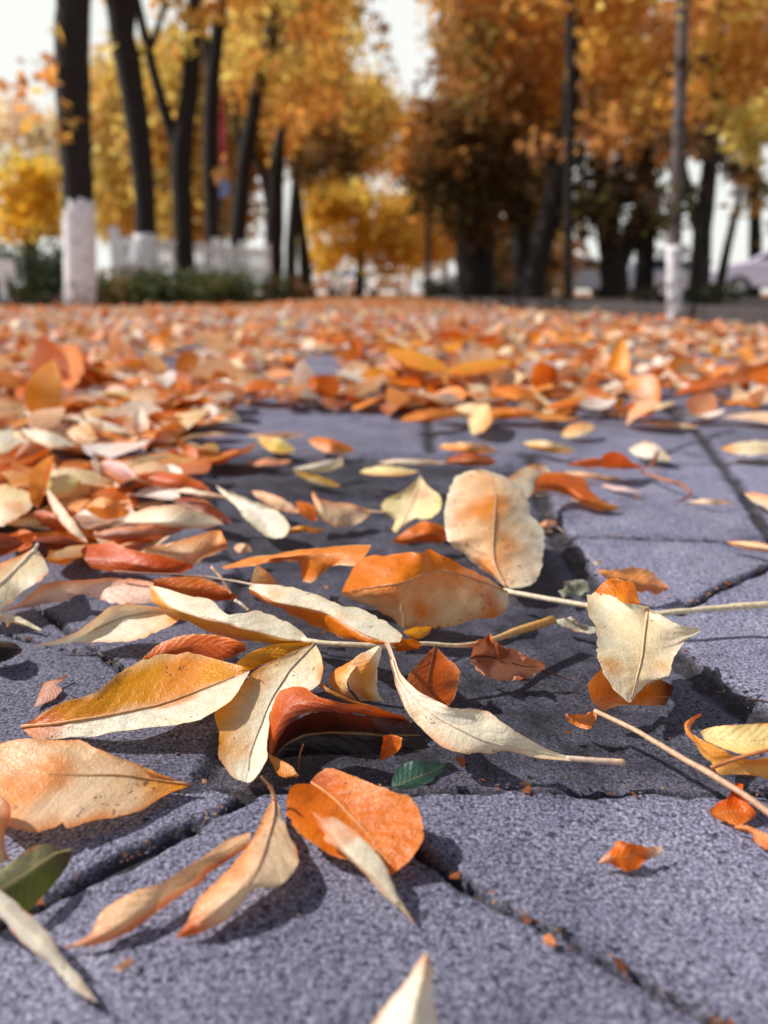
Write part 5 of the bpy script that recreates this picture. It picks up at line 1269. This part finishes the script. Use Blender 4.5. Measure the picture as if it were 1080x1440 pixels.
# kerb stones
kp = [(1.74, 2.4), (1.73, 3.3), (1.71, 5.0), (1.50, 7.0), (1.33, 8.7), (1.29, 14.0), (1.27, 20.0)]
kk = 0
for (x0, y0), (x1, y1) in zip(kp[:-1], kp[1:]):
    n = max(1, int(round(math.hypot(x1 - x0, y1 - y0) / 0.9)))
    for i in range(n):
        a = np.array((x0 + (x1 - x0) * i / n, y0 + (y1 - y0) * i / n, 0)); b = np.array((x0 + (x1 - x0) * (i + 1) / n, y0 + (y1 - y0) * (i + 1) / n, 0))
        mdp = (a + b) / 2; L = np.linalg.norm(b - a) - .012
        mb = MB(); dir_ = (b - a) / np.linalg.norm(b - a)
        mb.bar(-dir_ * L / 2 + (0, 0, .03), dir_ * L / 2 + (0, 0, .03), .13, .13)
        o = mb.build('kerb', M['kerb'], smooth=False); o.location = mdp
        bv = o.modifiers.new('edge', 'BEVEL'); bv.width = .012; bv.segments = 2
        tag(o, 'dark kerb stone in the line edging the tree bed', 'kerb stone', 'kerb stones edging the tree bed', 'structure')

# ------------------------------------------------------------------ white fence
A, B = np.array((gx(168, 13.0), 13.0, 0.0)), np.array((gx(378, 17.2), 17.2, 0.0))
tf = empty('garden_fence', A); tag(tf, 'white picket fence with stout end posts behind the hedge shrubs', 'fence')
dirf = (B - A); Lf = np.linalg.norm(dirf); dirf /= Lf
for i in range(6):
    q = dirf * Lf * i / 5
    m = MB(); m.bar(q, q + np.array((0, 0, 1.12)), .13, .13); m.bar(q + np.array((0, 0, 1.12)), q + np.array((0, 0, 1.16)), .15, .15)
    m.build('post', M['fence_white'], tf, smooth=False)
for z in (.30, .62, .96):
    m = MB(); m.bar(dirf * .05 + np.array((0, .0, z)), dirf * (Lf - .05) + np.array((0, 0, z)), .04, .09); m.build('rail', M['fence_white'], tf, smooth=False)
for i in range(5):
    for j in range(1, 6):
        q = dirf * Lf * (i + j / 6) / 5 + np.array((0.03, -.03, 0))
        m = MB(); m.bar(q + np.array((0, 0, .18)), q + np.array((0, 0, .98 + .08 * math.sin(PI * j / 6))), .055, .025); m.build('picket', M['fence_white'], tf, smooth=False)
# short white fence piece at the frame edge
q0 = np.array((gx(6, 9.6), 9.6, 0)); tf2 = empty('garden_fence', q0); tag(tf2, 'short white fence end cut off by the frame beside the first trunk', 'fence')
m = MB(); m.bar((0, 0, 0), (0, 0, .55), .08, .08); m.build('post', M['fence_white'], tf2, smooth=False)
m = MB(); m.bar((-1.2, 0, .42), (.16, 0, .42), .05, .22); m.build('rail', M['fence_white'], tf2, smooth=False)

# red banner and blue round sign on a post
d = 21.0
q0 = np.array((gx(318, d), d, 0.0)); tb = empty('banner_post', q0); tag(tb, 'post with red and pink banner above a round blue sign', 'banner post')
m = MB(); m.tube([(0, 0, 0), (0, 0, 5.6)], [.04, .035], 10); m.build('pole', M['pole'], tb)
m = MB()
n = 14
v, f = [], []
for i in range(n + 1):
    z = far(318, 128, d)[2] + (far(318, 232, d)[2] - far(318, 128, d)[2]) * i / n
    for j in range(5):
        v.append((.03 + j * .11 - .26, -.06 + .04 * math.sin(i * .8 + j), z))
for i in range(n):
    for j in range(4): f.append((i * 5 + j, i * 5 + j + 1, (i + 1) * 5 + j + 1, (i + 1) * 5 + j))
cc = []
M['banner'] = simple('banner_cloth', (0.55, 0.06, 0.09), .7, .25, 3)
m.add(v, f); m.build('banner', M['banner'], tb)
m = MB(); m.bar((-.26, -.06, far(318, 126, d)[2]), (.26, -.06, far(318, 126, d)[2]), .03, .03); m.build('bracket', M['pole'], tb)
m = MB(); zc = far(318, 264, d)[2]; m.tube([(.02, -.05, zc), (.02, -.09, zc)], [.25, .25], 28); m.build('round_sign', M['blue_sign'], tb, smooth=False)

# ------------------------------------------------------------------ cars
def car(label, loc, yaw, paint, s=1.0, group='cars parked beyond the trees'):
    t = empty('parked_car', loc); t.rotation_euler = (0, 0, yaw); tag(t, label, 'car', group)
    prof = [(-2.1, .32), (-2.14, .62), (-2.05, .86), (-1.75, .96), (-1.25, 1.30), (-.9, 1.42), (-.1, 1.46), (.55, 1.38), (1.2, .99), (1.85, .88), (2.1, .70), (2.14, .42), (2.05, .28)]
    W = [(.86, 0), (.84, 0)]
    m = MB(); n = len(prof)
    def half(z): return .86 if z < .95 else .86 - (z - .95) * .42
    rows = []
    for sgn in (-1, 1):
        rows.append([(x, sgn * half(z), z) for x, z in prof])
    v = rows[0] + rows[1]
    m.add(v, [tuple(range(n))[::-1], tuple(range(n, 2 * n))] + [(i, (i + 1) % n, (i + 1) % n + n, i + n) for i in range(n)])
    o = m.build('body', M[paint], t, smooth=False)
    bv = o.modifiers.new('edge', 'BEVEL'); bv.width = .06; bv.segments = 3
    for sgn in (-1, 1):
        for xs in ([(-1.28, 1.0), (-.98, 1.32), (-.12, 1.36), (-.12, 1.0)], [(-.04, 1.0), (-.04, 1.36), (.5, 1.30), (1.0, 1.0)]):
            m = MB(); k = len(xs)
            vv = [(x, sgn * (half(z) + .006), z) for x, z in xs] + [(x, sgn * (half(z) - .05), z) for x, z in xs]
            m.add(vv, [tuple(range(k)) if sgn < 0 else tuple(range(k))[::-1]] + [(i, (i + 1) % k, (i + 1) % k + k, i + k) for i in range(k)]); m.build('side_window', M['car_glass'], t, smooth=False)
        for x in (-1.35, 1.35):
            m = MB(); m.tube([(x, sgn * .68, .31), (x, sgn * .90, .31)], [.31, .31], 24); w = m.build('wheel', M['tyre'], t, smooth=False)
            m = MB(); m.tube([(x, sgn * .885, .31), (x, sgn * .912, .31)], [.20, .19], 20); m.build('rim', M['rim'], w, smooth=False)
        m = MB(); m.box(-2.155, -2.06, sgn * .62 - .16, sgn * .62 + .16, .66, .82); m.build('tail_lamp', M['lamp_red'], t, smooth=False)
        m = MB(); m.box(2.03, 2.13, sgn * .6 - .18, sgn * .6 + .18, .58, .70); m.build('headlight', M['rim'], t, smooth=False)
    for a, b, y in (((-1.68, 1.0), (-1.28, 1.29), .66), ((1.14, 1.03), (.62, 1.35), .66)):
        nx, nz = (b[1] - a[1]), -(b[0] - a[0]); L = math.hypot(nx, nz); sg = 1 if (nx > 0) == (a[0] > 0) else -1
        nx, nz = sg * nx / L * .012, abs(nz / L) * .012
        m = MB(); m.add([(a[0] + nx, -y, a[1] + nz), (a[0] + nx, y, a[1] + nz), (b[0] + nx, y - .06, b[1] + nz), (b[0] + nx, -y + .06, b[1] + nz)], [(0, 1, 2, 3), (3, 2, 1, 0)][:1]); m.build('windscreen' if a[0] > 0 else 'rear_window', M['car_glass'], t, smooth=False)
    return t
car('lilac car cut off by the frame behind the dark stems', (gx(1118, 22), 22.0, 0), math.radians(150), 'car_lilac')
car('pale blue car seen between curved trunk and V trunk', (gx(805, 30), 30.0, 0), math.radians(8), 'car_blue')
car('pale blue car mostly hidden behind the V trunk and the slender tree', (gx(930, 31), 31.0, 0), math.radians(4), 'car_blue')
car('white car seen from behind at the end of the path', (gx(500, 46), 46.0, 0), math.radians(70), 'car_white')
car('white car with dark teal glass right of the other at the end of the path', (gx(545, 43), 43.0, 0), math.radians(96), 'car_white')
car('small white car below the last hedge row trunk', (gx(452, 40), 40.0, 0), math.radians(80), 'car_white')

# ------------------------------------------------------------------ sun, sky, camera
SUN_AZ = math.radians(-77)      # measured from straight ahead, negative to the left
SUN_EL = math.radians(43)
to_sun = Vector((math.sin(SUN_AZ) * math.cos(SUN_EL), math.cos(SUN_AZ) * math.cos(SUN_EL), math.sin(SUN_EL)))
sl = bpy.data.lights.new('sun', 'SUN'); sl.energy = 5.0; sl.angle = math.radians(0.5); sl.color = (1.0, 0.95, 0.89)
so_ = bpy.data.objects.new('sun', sl); COL.objects.link(so_)
so_.rotation_euler = (-to_sun).to_track_quat('-Z', 'Y').to_euler()
w = bpy.data.worlds.new('World'); scene.world = w; w.use_nodes = True
nt = w.node_tree; nt.nodes.clear()
sky = nt.nodes.new('ShaderNodeTexSky'); sky.sky_type = 'NISHITA'; sky.sun_disc = False
sky.sun_elevation = SUN_EL; sky.sun_rotation = SUN_AZ; sky.dust_density = 2.5; sky.air_density = 1.0; sky.ozone_density = 1.0
bg = nt.nodes.new('ShaderNodeBackground'); bg.inputs['Strength'].default_value = 0.075
wo = nt.nodes.new('ShaderNodeOutputWorld')
tc = nt.nodes.new('ShaderNodeTexCoord'); sx = nt.nodes.new('ShaderNodeSeparateXYZ'); nt.links.new(tc.outputs['Generated'], sx.inputs[0])
mr = nt.nodes.new('ShaderNodeMapRange'); mr.interpolation_type = 'SMOOTHSTEP'; nt.links.new(sx.outputs[2], mr.inputs[0])
mr.inputs[1].default_value = 0.32; mr.inputs[2].default_value = 0.58; mr.inputs[3].default_value = 0.92; mr.inputs[4].default_value = 0.0   # bright haze low in the sky
hz = nt.nodes.new('ShaderNodeMix'); hz.data_type = 'RGBA'; nt.links.new(mr.outputs[0], hz.inputs[0])
nt.links.new(sky.outputs[0], hz.inputs[6]); hz.inputs[7].default_value = (13.8, 14.0, 13.4, 1)
nt.links.new(hz.outputs[2], bg.inputs[0]); nt.links.new(bg.outputs[0], wo.inputs[0])

cam = bpy.data.cameras.new('camera'); co = bpy.data.objects.new('camera', cam); COL.objects.link(co)
co.location = (0, 0, H); co.rotation_euler = (PI / 2 - P, 0, 0)
cam.sensor_fit = 'VERTICAL'; cam.sensor_height = 36.0; cam.sensor_width = 27.0
cam.lens = F / 1440 * 36
cam.clip_start = 0.01; cam.clip_end = 2000
fp = at(560, 975, .012)
cam.dof.use_dof = True
cam.dof.focus_distance = float(fp[1] * CP + (H - fp[2]) * SP)
cam.dof.aperture_fstop = cam.lens / 3.7
scene.camera = co
scene.view_settings.view_transform = 'Standard'; scene.view_settings.look = 'None'
scene.view_settings.exposure = 0; scene.view_settings.gamma = 1
scene.render.engine = 'CYCLES'
scene.cycles.max_bounces = 10; scene.cycles.diffuse_bounces = 6; scene.cycles.transmission_bounces = 6; scene.cycles.transparent_max_bounces = 4
scene.cycles.use_denoising = True
scene.render.resolution_x = 768; scene.render.resolution_y = 1024
